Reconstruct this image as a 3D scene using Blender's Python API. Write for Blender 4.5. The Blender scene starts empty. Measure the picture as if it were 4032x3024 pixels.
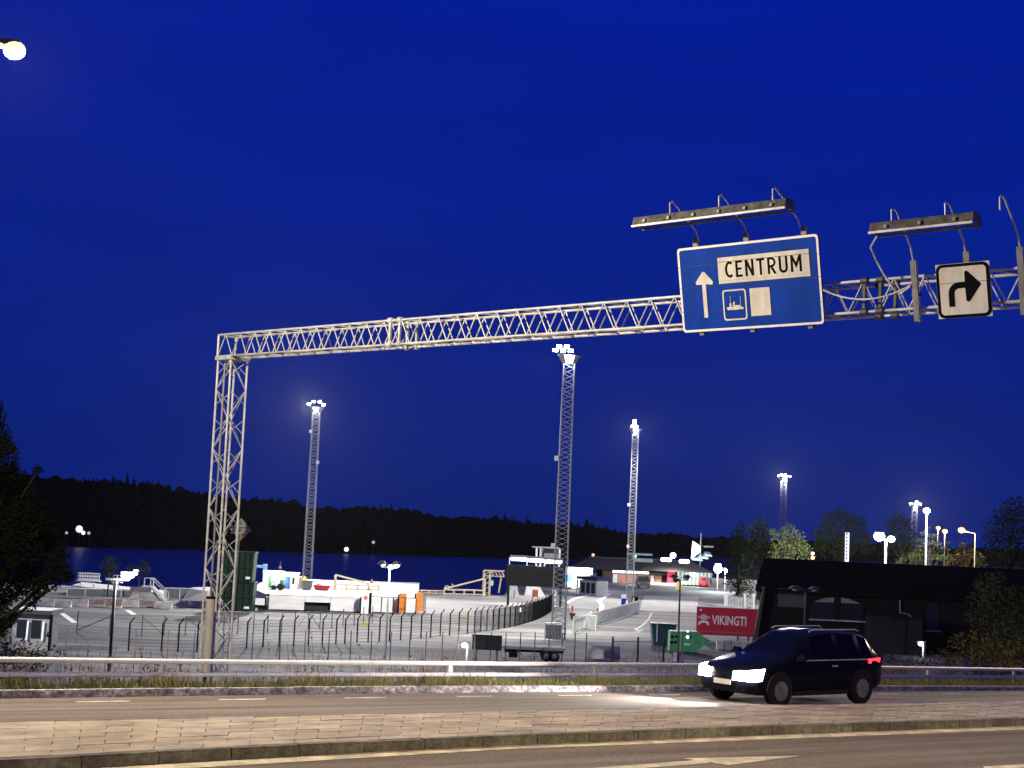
import bpy, bmesh, math, random
from mathutils import Vector, Matrix, Quaternion
R = math.radians
random.seed(7)
scn = bpy.context.scene
COL = scn.collection

# ------------------------------------------------------------------ camera
F = 6000.0                      # focal length in photo pixels (4032 wide)
ROLL, PITCH, CAMZ = R(2.5), math.atan(571.5 / 6000), 11.0
_f = Vector((0, math.cos(PITCH), math.sin(PITCH)))
_u = Vector((0, -math.sin(PITCH), math.cos(PITCH)))
_r = Vector((1, 0, 0))
RC = _r * math.cos(ROLL) + _u * math.sin(ROLL)
UC = _u * math.cos(ROLL) - _r * math.sin(ROLL)
O = Vector((0, 0, CAMZ))
cd = bpy.data.cameras.new('camera')
cam = bpy.data.objects.new('camera', cd)
COL.objects.link(cam)
m = Matrix.Identity(4)
for i in range(3):
    m[i][0], m[i][1], m[i][2], m[i][3] = RC[i], UC[i], -_f[i], O[i]
cam.matrix_world = m
cd.sensor_width = 36
cd.lens = F / 4032 * 36
cd.clip_end = 6000
scn.camera = cam

# ------------------------------------------------------------------ world, sun, exposure
w = bpy.data.worlds.new('World')
scn.world = w
w.use_nodes = True
nt = w.node_tree
nt.nodes.clear()
# late dusk: deep saturated blue overhead, darker and greyer towards the horizon
tcw = nt.nodes.new('ShaderNodeTexCoord')
sep = nt.nodes.new('ShaderNodeSeparateXYZ')
rmp = nt.nodes.new('ShaderNodeValToRGB')
el = rmp.color_ramp.elements
el[0].position = 0.0; el[0].color = (0.0024, 0.0135, 0.165, 1)
el[1].position = 0.6; el[1].color = (0.0009, 0.0112, 0.265, 1)
for p_, c_ in ((0.07, (0.0020, 0.0138, 0.190)), (0.20, (0.0011, 0.0130, 0.255)), (0.34, (0.0009, 0.0118, 0.295))):
    e_ = el.new(p_); e_.color = (*c_, 1)
ncl = nt.nodes.new('ShaderNodeTexNoise')
ncl.inputs['Scale'].default_value = 5.0
ncl.inputs['Detail'].default_value = 4
mpw = nt.nodes.new('ShaderNodeMapping'); mpw.inputs['Scale'].default_value = (1, 1, 5)
mr = nt.nodes.new('ShaderNodeMapRange')
mr.inputs[1].default_value = 0.35; mr.inputs[2].default_value = 0.7
mr.inputs[3].default_value = 1.08; mr.inputs[4].default_value = 0.93
mul = nt.nodes.new('ShaderNodeMix'); mul.data_type = 'RGBA'; mul.blend_type = 'MULTIPLY'; mul.inputs[0].default_value = 1.0
bg = nt.nodes.new('ShaderNodeBackground')
bg.inputs[1].default_value = 1.0
wo = nt.nodes.new('ShaderNodeOutputWorld')
nt.links.new(tcw.outputs['Generated'], sep.inputs[0])
nt.links.new(sep.outputs[2], rmp.inputs[0])
nt.links.new(tcw.outputs['Generated'], mpw.inputs[0])
nt.links.new(mpw.outputs[0], ncl.inputs[0])
nt.links.new(ncl.outputs[0], mr.inputs[0])
nt.links.new(rmp.outputs[0], mul.inputs[6])
nt.links.new(mr.outputs[0], mul.inputs[7])
nt.links.new(mul.outputs[2], bg.inputs[0])
nt.links.new(bg.outputs[0], wo.inputs[0])

sl = bpy.data.lights.new('sun', 'SUN')
sl.energy = 0.01
sl.angle = R(20)
sl.color = (0.5, 0.65, 1.0)
so = bpy.data.objects.new('sun', sl)
so.rotation_euler = (R(70), 0, R(150))
COL.objects.link(so)

vs = scn.view_settings
vs.view_transform = 'Standard'
vs.look = 'None'
vs.exposure = 0.0
vs.gamma = 1.0
scn.cycles.use_denoising = True
scn.cycles.sample_clamp_indirect = 2.5
scn.cycles.max_bounces = 6
scn.cycles.transparent_max_bounces = 8
scn.cycles.volume_bounces = 0

# ------------------------------------------------------------------ placing helpers (photo pixel -> point of the place)
def ray(px, py):
    return _f + RC * ((px - 2016) / F) + UC * ((1512 - py) / F)
def P(px, py, Y):
    d = ray(px, py)
    return O + d * (Y / d.y)
def G(px, py, z=0.0):
    d = ray(px, py)
    return O + d * ((z - CAMZ) / d.z)
def bb(x0, x1, yt, yb, z=0.0):
    """base centre, width, height of something standing at level z"""
    b = G((x0 + x1) / 2, yb, z)
    return b, (x1 - x0) * b.y / F, (yb - yt) * b.y / F
def zat(px, py, Y):
    return P(px, py, Y).z

# ------------------------------------------------------------------ materials
MATS = {}
def mat(name, col, rough=0.7, metal=0.0, var=0.25, scale=3.0, bump=0.0, bscale=40.0, spec=0.3, stretch=None, col2=None):
    if name in MATS:
        return MATS[name]
    mt = bpy.data.materials.new(name)
    mt.use_nodes = True
    n, l = mt.node_tree.nodes, mt.node_tree.links
    b = n['Principled BSDF']
    b.inputs['Roughness'].default_value = rough
    b.inputs['Metallic'].default_value = metal
    b.inputs['Specular IOR Level'].default_value = spec
    tc = n.new('ShaderNodeTexCoord')
    mp = n.new('ShaderNodeMapping')
    if stretch:
        mp.inputs['Scale'].default_value = stretch
    l.new(tc.outputs['Object'], mp.inputs[0])
    nz = n.new('ShaderNodeTexNoise')
    nz.inputs['Scale'].default_value = scale
    nz.inputs['Detail'].default_value = 6
    nz.inputs['Roughness'].default_value = 0.65
    l.new(mp.outputs[0], nz.inputs[0])
    cr = n.new('ShaderNodeValToRGB')
    c2 = col2 or tuple(min(1, c * (1 + var)) for c in col)
    c1 = tuple(c * (1 - var) for c in col) if not col2 else col
    cr.color_ramp.elements[0].position = 0.32
    cr.color_ramp.elements[1].position = 0.68
    cr.color_ramp.elements[0].color = (*c1, 1)
    cr.color_ramp.elements[1].color = (*c2, 1)
    l.new(nz.outputs[0], cr.inputs[0])
    l.new(cr.outputs[0], b.inputs['Base Color'])
    if bump:
        n2 = n.new('ShaderNodeTexNoise')
        n2.inputs['Scale'].default_value = bscale
        n2.inputs['Detail'].default_value = 4
        l.new(mp.outputs[0], n2.inputs[0])
        bp = n.new('ShaderNodeBump')
        bp.inputs['Strength'].default_value = bump
        bp.inputs['Distance'].default_value = 0.02
        l.new(n2.outputs[0], bp.inputs['Height'])
        l.new(bp.outputs[0], b.inputs['Normal'])
    MATS[name] = mt
    return mt
def enrich(mt, rand=0.12, stain=0.35, sscale=(0.5, 0.5, 0.5), rotz=0.0, lo=0.42, hi=0.62):
    n, l = mt.node_tree.nodes, mt.node_tree.links
    b = n['Principled BSDF']
    src = b.inputs['Base Color'].links[0].from_socket
    oi = n.new('ShaderNodeObjectInfo')
    m1 = n.new('ShaderNodeMapRange')
    m1.inputs[3].default_value = 1 - rand; m1.inputs[4].default_value = 1 + rand
    l.new(oi.outputs['Random'], m1.inputs[0])
    ge = n.new('ShaderNodeNewGeometry')
    mp = n.new('ShaderNodeMapping')
    mp.inputs['Scale'].default_value = sscale
    mr_ = n.new('ShaderNodeMapping'); mr_.inputs['Rotation'].default_value = (0, 0, rotz)
    l.new(ge.outputs['Position'], mr_.inputs[0])
    l.new(mr_.outputs[0], mp.inputs[0])
    nz = n.new('ShaderNodeTexNoise'); nz.inputs['Scale'].default_value = 1.0; nz.inputs['Detail'].default_value = 7; nz.inputs['Roughness'].default_value = 0.6
    l.new(mp.outputs[0], nz.inputs[0])
    m2 = n.new('ShaderNodeMapRange')
    m2.inputs[1].default_value = lo; m2.inputs[2].default_value = hi
    m2.inputs[3].default_value = 1 - stain; m2.inputs[4].default_value = 1.0 + stain * .3
    l.new(nz.outputs[0], m2.inputs[0])
    mu = n.new('ShaderNodeMath'); mu.operation = 'MULTIPLY'
    l.new(m1.outputs[0], mu.inputs[0]); l.new(m2.outputs[0], mu.inputs[1])
    mx = n.new('ShaderNodeMix'); mx.data_type = 'RGBA'; mx.blend_type = 'MULTIPLY'; mx.inputs[0].default_value = 1.0
    l.new(src, mx.inputs[6]); l.new(mu.outputs[0], mx.inputs[7])
    l.new(mx.outputs[2], b.inputs['Base Color'])
    return mt
def emat(name, col, strength):
    if name in MATS:
        return MATS[name]
    mt = bpy.data.materials.new(name)
    mt.use_nodes = True
    b = mt.node_tree.nodes['Principled BSDF']
    b.inputs['Base Color'].default_value = (*[min(c, 0.8) for c in col], 1)
    b.inputs['Emission Color'].default_value = (*col, 1)
    b.inputs['Emission Strength'].default_value = strength
    mt.cycles.emission_sampling = 'NONE'
    MATS[name] = mt
    return mt
def glass(name, col=(0.02, 0.025, 0.03), rough=0.08):
    if name in MATS:
        return MATS[name]
    mt = bpy.data.materials.new(name)
    mt.use_nodes = True
    b = mt.node_tree.nodes['Principled BSDF']
    b.inputs['Base Color'].default_value = (*col, 1)
    b.inputs['Roughness'].default_value = rough
    b.inputs['Specular IOR Level'].default_value = 0.6
    MATS[name] = mt
    return mt

STEEL = mat('galvanised_steel', (0.58, 0.60, 0.55), 0.5, 0.1, 0.22, 6)
DSTEEL = mat('dark_painted_steel', (0.05, 0.05, 0.055), 0.5, 0.2, 0.3, 5)
GSTEEL = mat('grey_weathered_steel', (0.2, 0.2, 0.2), 0.55, 0.2, 0.3, 5)
CONC = mat('weathered_concrete', (0.45, 0.43, 0.40), 0.9, 0, 0.28, 1.6, 0.25, 20)
CONCD = mat('stained_brown_concrete', (0.25, 0.18, 0.14), 0.9, 0, 0.4, 2.5, 0.25, 20)
ASPH = mat('road_asphalt', (0.165, 0.14, 0.108), 0.9, 0, 0.45, 30, 0.12, 120, 0.2)
LOT = mat('lot_asphalt', (0.12, 0.118, 0.114), 0.85, 0, 0.6, 0.3, 0.2, 12, 0.2, (0.08, 1.3, 1))
LOTP = mat('pale_paving', (0.36, 0.35, 0.33), 0.85, 0, 0.2, 0.8, 0.1, 10)
WHITE = mat('white_paint', (0.78, 0.77, 0.74), 0.55, 0, 0.08, 4)
CREAM = mat('cream_reflective_sheet', (0.66, 0.64, 0.57), 0.6, 0, 0.05, 3, spec=0.1)
BLUE = mat('sign_blue_sheet', (0.001, 0.04, 0.34), 0.6, 0, 0.08, 3, spec=0.08)
BLACK = mat('black_sheet', (0.004, 0.004, 0.005), 0.7, 0, 0.2, 3, spec=0.04)
MARK = mat('yellowish_road_paint', (0.62, 0.56, 0.36), 0.7, 0, 0.22, 18, 0.2, 60)
MARKW = mat('white_road_paint', (0.6, 0.58, 0.55), 0.7, 0, 0.3, 12, 0.2, 60)
GRANITE = mat('grey_granite', (0.15, 0.145, 0.115), 0.9, 0, 0.5, 14, 0.5, 45)
GRANITEF = mat('pale_shadowed_granite', (0.40, 0.37, 0.36), 0.85, 0, 0.8, 14, 1.0, 25)  # strong mottling paints grass shadows onto the far kerb stones
SLAB = mat('pinkish_paving_slab', (0.34, 0.28, 0.195), 0.85, 0, 0.14, 7, 0.3, 60)
SLAB2 = mat('tan_paving_slab', (0.31, 0.255, 0.17), 0.85, 0, 0.18, 5, 0.3, 60)
MORTAR = mat('sandy_joint', (0.27, 0.22, 0.16), 0.95, 0, 0.3, 20)
EARTH = mat('dark_earth', (0.05, 0.042, 0.03), 0.95, 0, 0.4, 3, 0.5, 20)
GREENC = mat('green_container_paint', (0.007, 0.022, 0.011), 0.6, 0.0, 0.3, 1.5)
GREENS = mat('bright_green_skip_paint', (0.07, 0.30, 0.12), 0.55, 0, 0.3, 1.5)
TEAL = mat('dark_teal_paint', (0.012, 0.05, 0.05), 0.55, 0, 0.3, 1.5)
RED = mat('red_paint', (0.38, 0.025, 0.035), 0.55, 0, 0.15, 2)
CRIM = mat('crimson_sign_panel', (0.45, 0.02, 0.05), 0.6, 0, 0.1, 2)
ORANGE = mat('orange_paint', (0.5, 0.16, 0.02), 0.6, 0, 0.25, 2)
BEIGE = mat('beige_pipe_paint', (0.55, 0.46, 0.3), 0.6, 0, 0.25, 2)
YELLOW = mat('yellow_plate', (0.75, 0.58, 0.1), 0.5, 0, 0.15, 4)
BARK = mat('bark', (0.05, 0.04, 0.03), 0.95, 0, 0.4, 6, 0.5, 20)
RUBBER = mat('black_rubber', (0.012, 0.012, 0.012), 0.8, 0, 0.2, 5)

ROADANG = -R(36.5)
enrich(SLAB, 0.10, 0.30, (1.3, 1.3, 1)); enrich(SLAB2, 0.12, 0.30, (1.3, 1.3, 1))
enrich(GRANITE, 0.18, 0.35, (1.2, 1.2, 3)); enrich(GRANITEF, 0.12, 0.5, (5, 5, 9))
enrich(ASPH, 0.0, 0.32, (0.12, 2.2, 1), ROADANG)
enrich(LOT, 0.0, 0.45, (0.018, 0.11, 1), 0.06, 0.40, 0.62)
enrich(CONC, 0.12, 0.25, (0.9, 0.9, 2)); enrich(MARK, 0, 0.35, (2.5, 2.5, 1)); enrich(MARKW, 0, 0.45, (2.5, 2.5, 1))
enrich(CREAM, 0.0, 0.16, (3.5, 3.5, 0.8)); enrich(BLUE, 0, 0.16, (2.5, 2.5, 0.6)); enrich(STEEL, 0.08, 0.25, (2.5, 2.5, 2.5))
# ------------------------------------------------------------------ mesh helpers
class MB:
    def __init__(s):
        s.v, s.f = [], []
    def quad(s, a, b, c, d):
        n = len(s.v)
        s.v += [tuple(a), tuple(b), tuple(c), tuple(d)]
        s.f.append((n, n + 1, n + 2, n + 3))
        return s
    def poly(s, pts):
        n = len(s.v)
        s.v += [tuple(p) for p in pts]
        s.f.append(tuple(range(n, n + len(pts))))
        return s
    def hexa(s, p):
        n = len(s.v)
        s.v += [tuple(q) for q in p]
        for q in ((0, 3, 2, 1), (4, 5, 6, 7), (0, 1, 5, 4), (1, 2, 6, 5), (2, 3, 7, 6), (3, 0, 4, 7)):
            s.f.append(tuple(n + i for i in q))
        return s
    def obox(s, c, ax, ay, az):
        c, ax, ay, az = Vector(c), Vector(ax), Vector(ay), Vector(az)
        return s.hexa([c - ax - ay - az, c + ax - ay - az, c + ax + ay - az, c - ax + ay - az,
                       c - ax - ay + az, c + ax - ay + az, c + ax + ay + az, c - ax + ay + az])
    def box(s, x0, x1, y0, y1, z0, z1):
        return s.hexa([(x0, y0, z0), (x1, y0, z0), (x1, y1, z0), (x0, y1, z0), (x0, y0, z1), (x1, y0, z1), (x1, y1, z1), (x0, y1, z1)])
    def tube(s, p0, p1, r, n=6, r1=None, cap=True):
        p0, p1 = Vector(p0), Vector(p1)
        r1 = r if r1 is None else r1
        d = p1 - p0
        if d.length < 1e-6:
            return s
        d.normalize()
        a = d.cross(Vector((0, 0, 1)) if abs(d.z) < 0.95 else Vector((1, 0, 0))).normalized()
        b = d.cross(a)
        k = len(s.v)
        for i in range(n):
            t = 2 * math.pi * (i + 0.5) / n
            o = a * math.cos(t) + b * math.sin(t)
            s.v.append(tuple(p0 + o * r))
            s.v.append(tuple(p1 + o * r1))
        for i in range(n):
            j = (i + 1) % n
            s.f.append((k + 2 * i, k + 2 * j, k + 2 * j + 1, k + 2 * i + 1))
        if cap:
            s.f.append(tuple(k + 2 * i for i in range(n))[::-1])
            s.f.append(tuple(k + 2 * i + 1 for i in range(n)))
        return s
    def path(s, pts, r, n=6):
        for a, b in zip(pts[:-1], pts[1:]):
            s.tube(a, b, r, n)
        return s
    def prism(s, poly, o, ux, uy, uz):
        """2-D polygon in the plane (ux,uy) at o, extruded along uz"""
        o, ux, uy, uz = Vector(o), Vector(ux), Vector(uy), Vector(uz)
        n = len(s.v)
        k = len(poly)
        for a, b in poly:
            s.v.append(tuple(o + ux * a + uy * b))
        for a, b in poly:
            s.v.append(tuple(o + ux * a + uy * b + uz))
        s.f.append(tuple(range(n, n + k))[::-1])
        s.f.append(tuple(range(n + k, n + 2 * k)))
        for i in range(k):
            j = (i + 1) % k
            s.f.append((n + i, n + j, n + k + j, n + k + i))
        return s
    def ball(s, c, r, n=8, m=5, sz=1.0):
        c = Vector(c)
        k = len(s.v)
        for i in range(m + 1):
            t = math.pi * i / m
            for j in range(n):
                p = 2 * math.pi * j / n
                s.v.append((c.x + r * math.sin(t) * math.cos(p), c.y + r * math.sin(t) * math.sin(p), c.z + sz * r * math.cos(t)))
        for i in range(m):
            for j in range(n):
                j2 = (j + 1) % n
                s.f.append((k + i * n + j, k + (i + 1) * n + j, k + (i + 1) * n + j2, k + i * n + j2))
        return s
    def mesh(s, name):
        me = bpy.data.meshes.new(name)
        me.from_pydata(s.v, [], s.f)
        me.update()
        return me
def link(o, parent=None):
    COL.objects.link(o)
    if parent is not None:
        o.parent = parent
    return o
def obj(name, mb, m, parent=None, smooth=False, fix=False):
    me = mb.mesh(name) if isinstance(mb, MB) else mb
    if fix:
        bm = bmesh.new(); bm.from_mesh(me)
        bmesh.ops.recalc_face_normals(bm, faces=bm.faces)
        bm.to_mesh(me); bm.free()
    if smooth:
        for p in me.polygons:
            p.use_smooth = True
    if m and not me.materials:
        me.materials.append(m)
    return link(bpy.data.objects.new(name, me), parent)
def tag(o, label, cat, group=None):
    o['label'] = label
    o['category'] = cat
    if group:
        o['group'] = group
    return o
def thing(name, label, cat, loc=(0, 0, 0), rz=0.0, group=None):
    o = bpy.data.objects.new(name, None)
    o.empty_display_size = 0.2
    o.location = loc
    o.rotation_euler = (0, 0, rz)
    COL.objects.link(o)
    return tag(o, label, cat, group)
def struct(name, mb, m, smooth=False, kind='structure', parent=None):
    o = obj(name, mb, m, parent, smooth)
    if parent is None or kind == 'stuff':
        o['kind'] = kind
    return o
def copy_tree(o, parent=None):
    c = o.copy()
    COL.objects.link(c)
    c.parent = parent
    for ch in list(o.children):
        copy_tree(ch, c)
    return c
def light(name, kind, loc, energy, col=(1, 1, 1), size=0.3, parent=None, target=None, spot=None, blend=0.5):
    ld = bpy.data.lights.new(name, kind)
    ld.energy = energy
    ld.color = col
    if kind in ('POINT', 'SPOT'):
        ld.shadow_soft_size = size
    if kind == 'SPOT':
        ld.spot_size = spot
        ld.spot_blend = blend
    o = bpy.data.objects.new(name, ld)
    o.location = loc
    if target is not None:
        o.rotation_mode = 'QUATERNION'
        o.rotation_quaternion = (Vector(target) - Vector(loc)).to_track_quat('-Z', 'Y')
    return link(o, parent)
UNIT = {}
def bar(name, p0, p1, r, m, parent, n=6):
    """one straight member as an object of its own; the meshes are shared between alike members"""
    p0, p1 = Vector(p0), Vector(p1)
    d = p1 - p0
    key = (n, m.name)
    if key not in UNIT:
        me = MB().tube((0, 0, 0), (0, 0, 1), 1.0, n).mesh('member')
        me.materials.append(m)
        UNIT[key] = me
    o = bpy.data.objects.new(name, UNIT[key])
    o.location = p0
    o.rotation_mode = 'QUATERNION'
    o.rotation_quaternion = d.to_track_quat('Z', 'Y')
    o.scale = (r, r, d.length)
    return link(o, parent)
def text_mesh(txt, size, width=None, offset=0.0, extrude=0.004):
    cu = bpy.data.curves.new('lettering', 'FONT')
    cu.body = txt
    cu.size = size
    cu.offset = offset
    cu.extrude = extrude
    cu.align_x = 'LEFT'
    cu.resolution_u = 4
    o = bpy.data.objects.new('lettering', cu)
    COL.objects.link(o)
    bpy.context.view_layer.update()
    dg = bpy.context.evaluated_depsgraph_get()
    me = bpy.data.meshes.new_from_object(o.evaluated_get(dg))
    bpy.data.objects.remove(o)
    xs = [v.co.x for v in me.vertices]; ys = [v.co.y for v in me.vertices]
    x0, x1, y0, y1 = min(xs), max(xs), min(ys), max(ys)
    sx = (width / (x1 - x0)) if width else size / (y1 - y0)
    sy = size / (y1 - y0)
    for v in me.vertices:
        v.co.x = (v.co.x - x0) * sx
        v.co.y = (v.co.y - y0) * sy
    me.materials.clear()
    return me

# ================================================================== SETTING
# ---- road cross-section lines (each a polyline in the place, with depths along the receding road)
def line(pts, Y0, Y1, dz=0.0):
    out = []
    for x, y in pts:
        iy = 1 / Y0 + (1 / Y1 - 1 / Y0) * x / 4032
        p = P(x, y, 1 / iy)
        p.z += dz
        out.append(p)
    a = (out[0] - out[1]).normalized()
    b = (out[-1] - out[-2]).normalized()
    return [out[0] + a * 26] + out + [out[-1] + b * 70]
K1 = line([(0, 2992), (1000, 2940), (2000, 2897), (3000, 2860), (4032, 2828)], 16.6, 27.4)
M2 = line([(0, 2842), (1000, 2822), (2000, 2800), (3000, 2778), (4032, 2760)], 20.3, 33.5)
F3 = line([(0, 2752), (1000, 2738), (2000, 2727), (3000, 2724), (4032, 2722)], 24.2, 41.7)
GT = line([(0, 2597), (1000, 2608), (2000, 2613), (3000, 2621), (4032, 2637)], 25.5, 43.9)
GL = line([(0, 2656), (1000, 2656), (2000, 2656), (3000, 2659), (4032, 2666)], 25.5, 43.9)
def shift(L, d, dz=0.0):
    """move a line sideways by d along the road's cross direction"""
    out = []
    for i, p in enumerate(L):
        a = L[max(0, i - 1)]; b = L[min(len(L) - 1, i + 1)]
        t = (b - a); t.z = 0; t.normalize()
        out.append(p + Vector((-t.y, t.x, 0)) * d + Vector((0, 0, dz)))
    return out
def along(L, u):
    """point at fraction u (0..1) of the in-view part (indices 1..5) of a line, by length"""
    seg = [(L[i + 1] - L[i]).length for i in range(1, 5)]
    tot = sum(seg)
    d = u * tot
    if d < 0:
        return L[1] + (L[0] - L[1]).normalized() * (-d)
    for i, s in enumerate(seg):
        if d <= s:
            return L[i + 1].lerp(L[i + 2], d / s)
        d -= s
    return L[5] + (L[6] - L[5]).normalized() * d
def length(L):
    return sum((L[i + 1] - L[i]).length for i in range(1, 5))
def strip(name, A, B, m, kind='structure'):
    mb = MB()
    for i in range(len(A) - 1):
        mb.quad(A[i], A[i + 1], B[i + 1], B[i])
    return struct(name, mb, m, kind=kind)
KH = 0.135
K1b = [p - Vector((0, 0, KH)) for p in K1]
near_in = shift(K1b, 0.35)
near_out = shift(K1b, -11.0)
strip('near_road', near_out, near_in, ASPH)
strip('near_verge', shift(K1b, -60, -3), shift(K1b, -11.0, -0.02), EARTH)
M2b = [p - Vector((0, 0, 0.07)) for p in M2]
strip('far_road', shift(M2b, -0.3), shift(F3, 0.4), ASPH)
F3t = [p + Vector((0, 0, 0.13)) for p in F3]
# embankment: verge behind the kerb, crest under the guard rail, slope down to the harbour
v0 = shift(F3t, 0.16, -0.02)
v1 = shift(F3t, 1.5, -0.1)
v2 = shift(F3t, 3.2, -0.9)
v3 = shift(F3t, 12, -4.2)
v4 = [Vector((p.x, p.y, -0.4)) for p in shift(F3t, 26)]
mb = MB()
for A, B in ((v0, v1), (v1, v2), (v2, v3), (v3, v4)):
    for i in range(len(A) - 1):
        mb.quad(A[i], A[i + 1], B[i + 1], B[i])
struct('embankment', mb, EARTH)

def gz(x, y):
    """ground height on the verge and embankment beyond the far kerb"""
    best = None
    for a, b_ in zip(F3t[:-1], F3t[1:]):
        t_ = (b_ - a); t_.z = 0; L_ = t_.length; t_.normalize()
        r_ = Vector((x, y, 0)) - Vector((a.x, a.y, 0))
        k = max(0.0, min(L_, r_.dot(t_)))
        q = a.lerp(b_, k / L_)
        d_ = (Vector((x, y)) - Vector((q.x, q.y))).length
        if best is None or d_ < best[0]:
            best = (d_, q.z)
    d_, z0 = best
    prof_ = ((0.16, z0 - .02), (1.5, z0 - .1), (3.2, z0 - .9), (12, z0 - 4.2), (26, -.4), (27, 0.0))
    for (d0, za), (d1, zb) in zip(prof_[:-1], prof_[1:]):
        if d_ <= d1:
            return za + (zb - za) * max(0, d_ - d0) / (d1 - d0)
    return 0.0
# ---- median: joint bed, paving slabs and kerb stones piece by piece
bed = strip('median', shift(K1, 0.12, -0.012), shift(M2, 0.0, -0.012), MORTAR)
lk, lm = length(K1), length(M2)
NC, NR = 30, 9
K1i = shift(K1, 0.15)
for c in range(-3, NC + 3):
    for r in range(NR):
        off = 0.5 if r % 2 else 0.0
        u0, u1 = (c + off) / NC, (c + off + 1) / NC
        g = 0.0004
        v_0, v_1 = r / NR, (r + 1) / NR
        def pt(u, v):
            return along(K1i, u).lerp(along(M2, u), v)
        gu, gv = 0.006 / lk, 0.003 / 3
        q = [pt(u0 + gu, v_0 + gv), pt(u1 - gu, v_0 + gv), pt(u1 - gu, v_1 - gv), pt(u0 + gu, v_1 - gv)]
        dz = Vector((0, 0, random.uniform(-0.006, 0.004)))
        dn = Vector((0, 0, 0.05))
        c0 = q[0] - dn
        o = obj('slab', MB().hexa([a - dn - c0 for a in q] + [a + dz - c0 for a in q]), random.choice((SLAB, SLAB, SLAB2)), bed)
        o.location = c0
def kerb(name, L, h, wd, n, m, ulo=-0.25, uhi=1.35):
    run = struct(name, MB().quad(*[(along(L, a) + Vector((0, 0, b))) for a, b in ((ulo, -h), (uhi, -h), (uhi, -h + 0.01), (ulo, -h + 0.01))]), m)
    k0, k1 = int(ulo * n), int(uhi * n)
    for k in range(k0, k1):
        a = along(L, (k + 0.0) / n); b = along(L, (k + 1.0) / n)
        t = (b - a); tl = t.length; t.normalize()
        a = a + t * 0.006; b = b - t * 0.006
        nn = Vector((-t.y, t.x, 0)).normalized()
        j = Vector((0, 0, random.uniform(-0.006, 0.004))) + nn * random.uniform(-0.006, 0.006)
        lo = Vector((0, 0, -h - 0.06)); ch = 0.02
        c0 = a + lo
        pts = [a + lo, b + lo, b + nn * wd + lo, a + nn * wd + lo, a + j, b + j, b + nn * wd + j, a + nn * wd + j]
        bm = bmesh.new()
        vs_ = [bm.verts.new(p - c0) for p in pts]
        for q in ((0, 3, 2, 1), (4, 5, 6, 7), (0, 1, 5, 4), (1, 2, 6, 5), (2, 3, 7, 6), (3, 0, 4, 7)):
            bm.faces.new([vs_[i] for i in q])
        top = [e for e in bm.edges if all(v in (vs_[4], vs_[5]) for v in e.verts)]
        bmesh.ops.bevel(bm, geom=top, offset=ch, segments=2, affect='EDGES')
        me = bpy.data.meshes.new('kerb_stone'); bm.to_mesh(me); bm.free()
        o = obj('kerb_stone', me, m, run)
        o.location = c0
kerb('median_kerb', K1, KH, 0.14, 20, GRANITE)
kerb('roadside_kerb', F3t, 0.13, 0.15, 21, GRANITEF)
strip('median_far_edge', shift(M2, 0.0, -0.07), M2, GRANITE)

# ---- painted markings on the near road
A_, B_ = K1b[1], K1b[5]
tdir = (B_ - A_).normalized()
cross = Vector((-tdir.y, tdir.x, 0)).normalized()
nrm = tdir.cross(cross).normalized()
def on_near(px, py, lift=0.005):
    # near road surface, piecewise plane per kerb segment is close to one plane
    d = ray(px, py)
    best = None
    for i in range(0, 6):
        a, b = K1b[i], K1b[i + 1]
        t = (b - a).normalized(); c = Vector((-t.y, t.x, 0)).normalized(); n = t.cross(c).normalized()
        k = (a - O).dot(n) / d.dot(n)
        p = O + d * k
        s = (p - a).dot(t) / (b - a).length
        if best is None or abs(s - 0.5) < best[0]:
            best = (abs(s - 0.5), p)
    return best[1] + Vector((0, 0, lift))
def paint_line(name, top, bot, m, fn):
    mb = MB()
    for i in range(len(top) - 1):
        mb.quad(fn(*bot[i]), fn(*bot[i + 1]), fn(*top[i + 1]), fn(*top[i]))
    return struct(name, mb, m)
xs = [100, 600, 1200, 1600, 2000, 2400, 2800, 3200, 3600, 4032, 4300]
def edge_y(x):
    return 3024 - (x - 600) * (3024 - 2942) / 1400 if x < 2000 else 2942 - (x - 2000) * (2942 - 2866) / 2032
mb = MB()
for a, b in zip(xs[:-1], xs[1:]):
    for k in range(5):
        x0, x1 = a + (b - a) * k / 5, a + (b - a) * (k + 1) / 5
        ha, hb = 11 * (1 - 0.3 * x0 / 4032), 11 * (1 - 0.3 * x1 / 4032)
        mb.quad(on_near(x0, edge_y(x0) + ha), on_near(x1, edge_y(x1) + hb), on_near(x1, edge_y(x1) - hb), on_near(x0, edge_y(x0) - ha))
struct('edge_line_marking', mb, MARK)
ar = [(2240, 3035), (2790, 2998), (2700, 2990), (3158, 2977), (2895, 3013), (2800, 3004), (2500, 3030), (2380, 3045)]
mb = MB()
mb.poly([on_near(*p) for p in [(2250, 3032), (2800, 2990), (2790, 3006), (2330, 3040)]])
mb.poly([on_near(*p) for p in [(2690, 2987), (3158, 2977), (2868, 3014)]])
struct('arrow_marking', mb, MARK)
mb = MB()
mb.poly([on_near(*p) for p in [(3870, 3019), (4400, 2990), (4400, 3006), (3880, 3030)]])
struct('lane_line_marking', mb, MARK)
# dashes along the far road's outer edge
def on_far(u, v):
    return along(M2b, u).lerp(along(F3, u), v) + Vector((0, 0, 0.006))
mb = MB()
for k in range(-3, 16):
    u0 = 0.045 + k * 0.0915
    u1 = u0 + 0.033
    mb.quad(on_far(u0, 0.80), on_far(u1, 0.80), on_far(u1, 0.835), on_far(u0, 0.835))
struct('edge_dash_marking', mb, MARKW)

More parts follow.
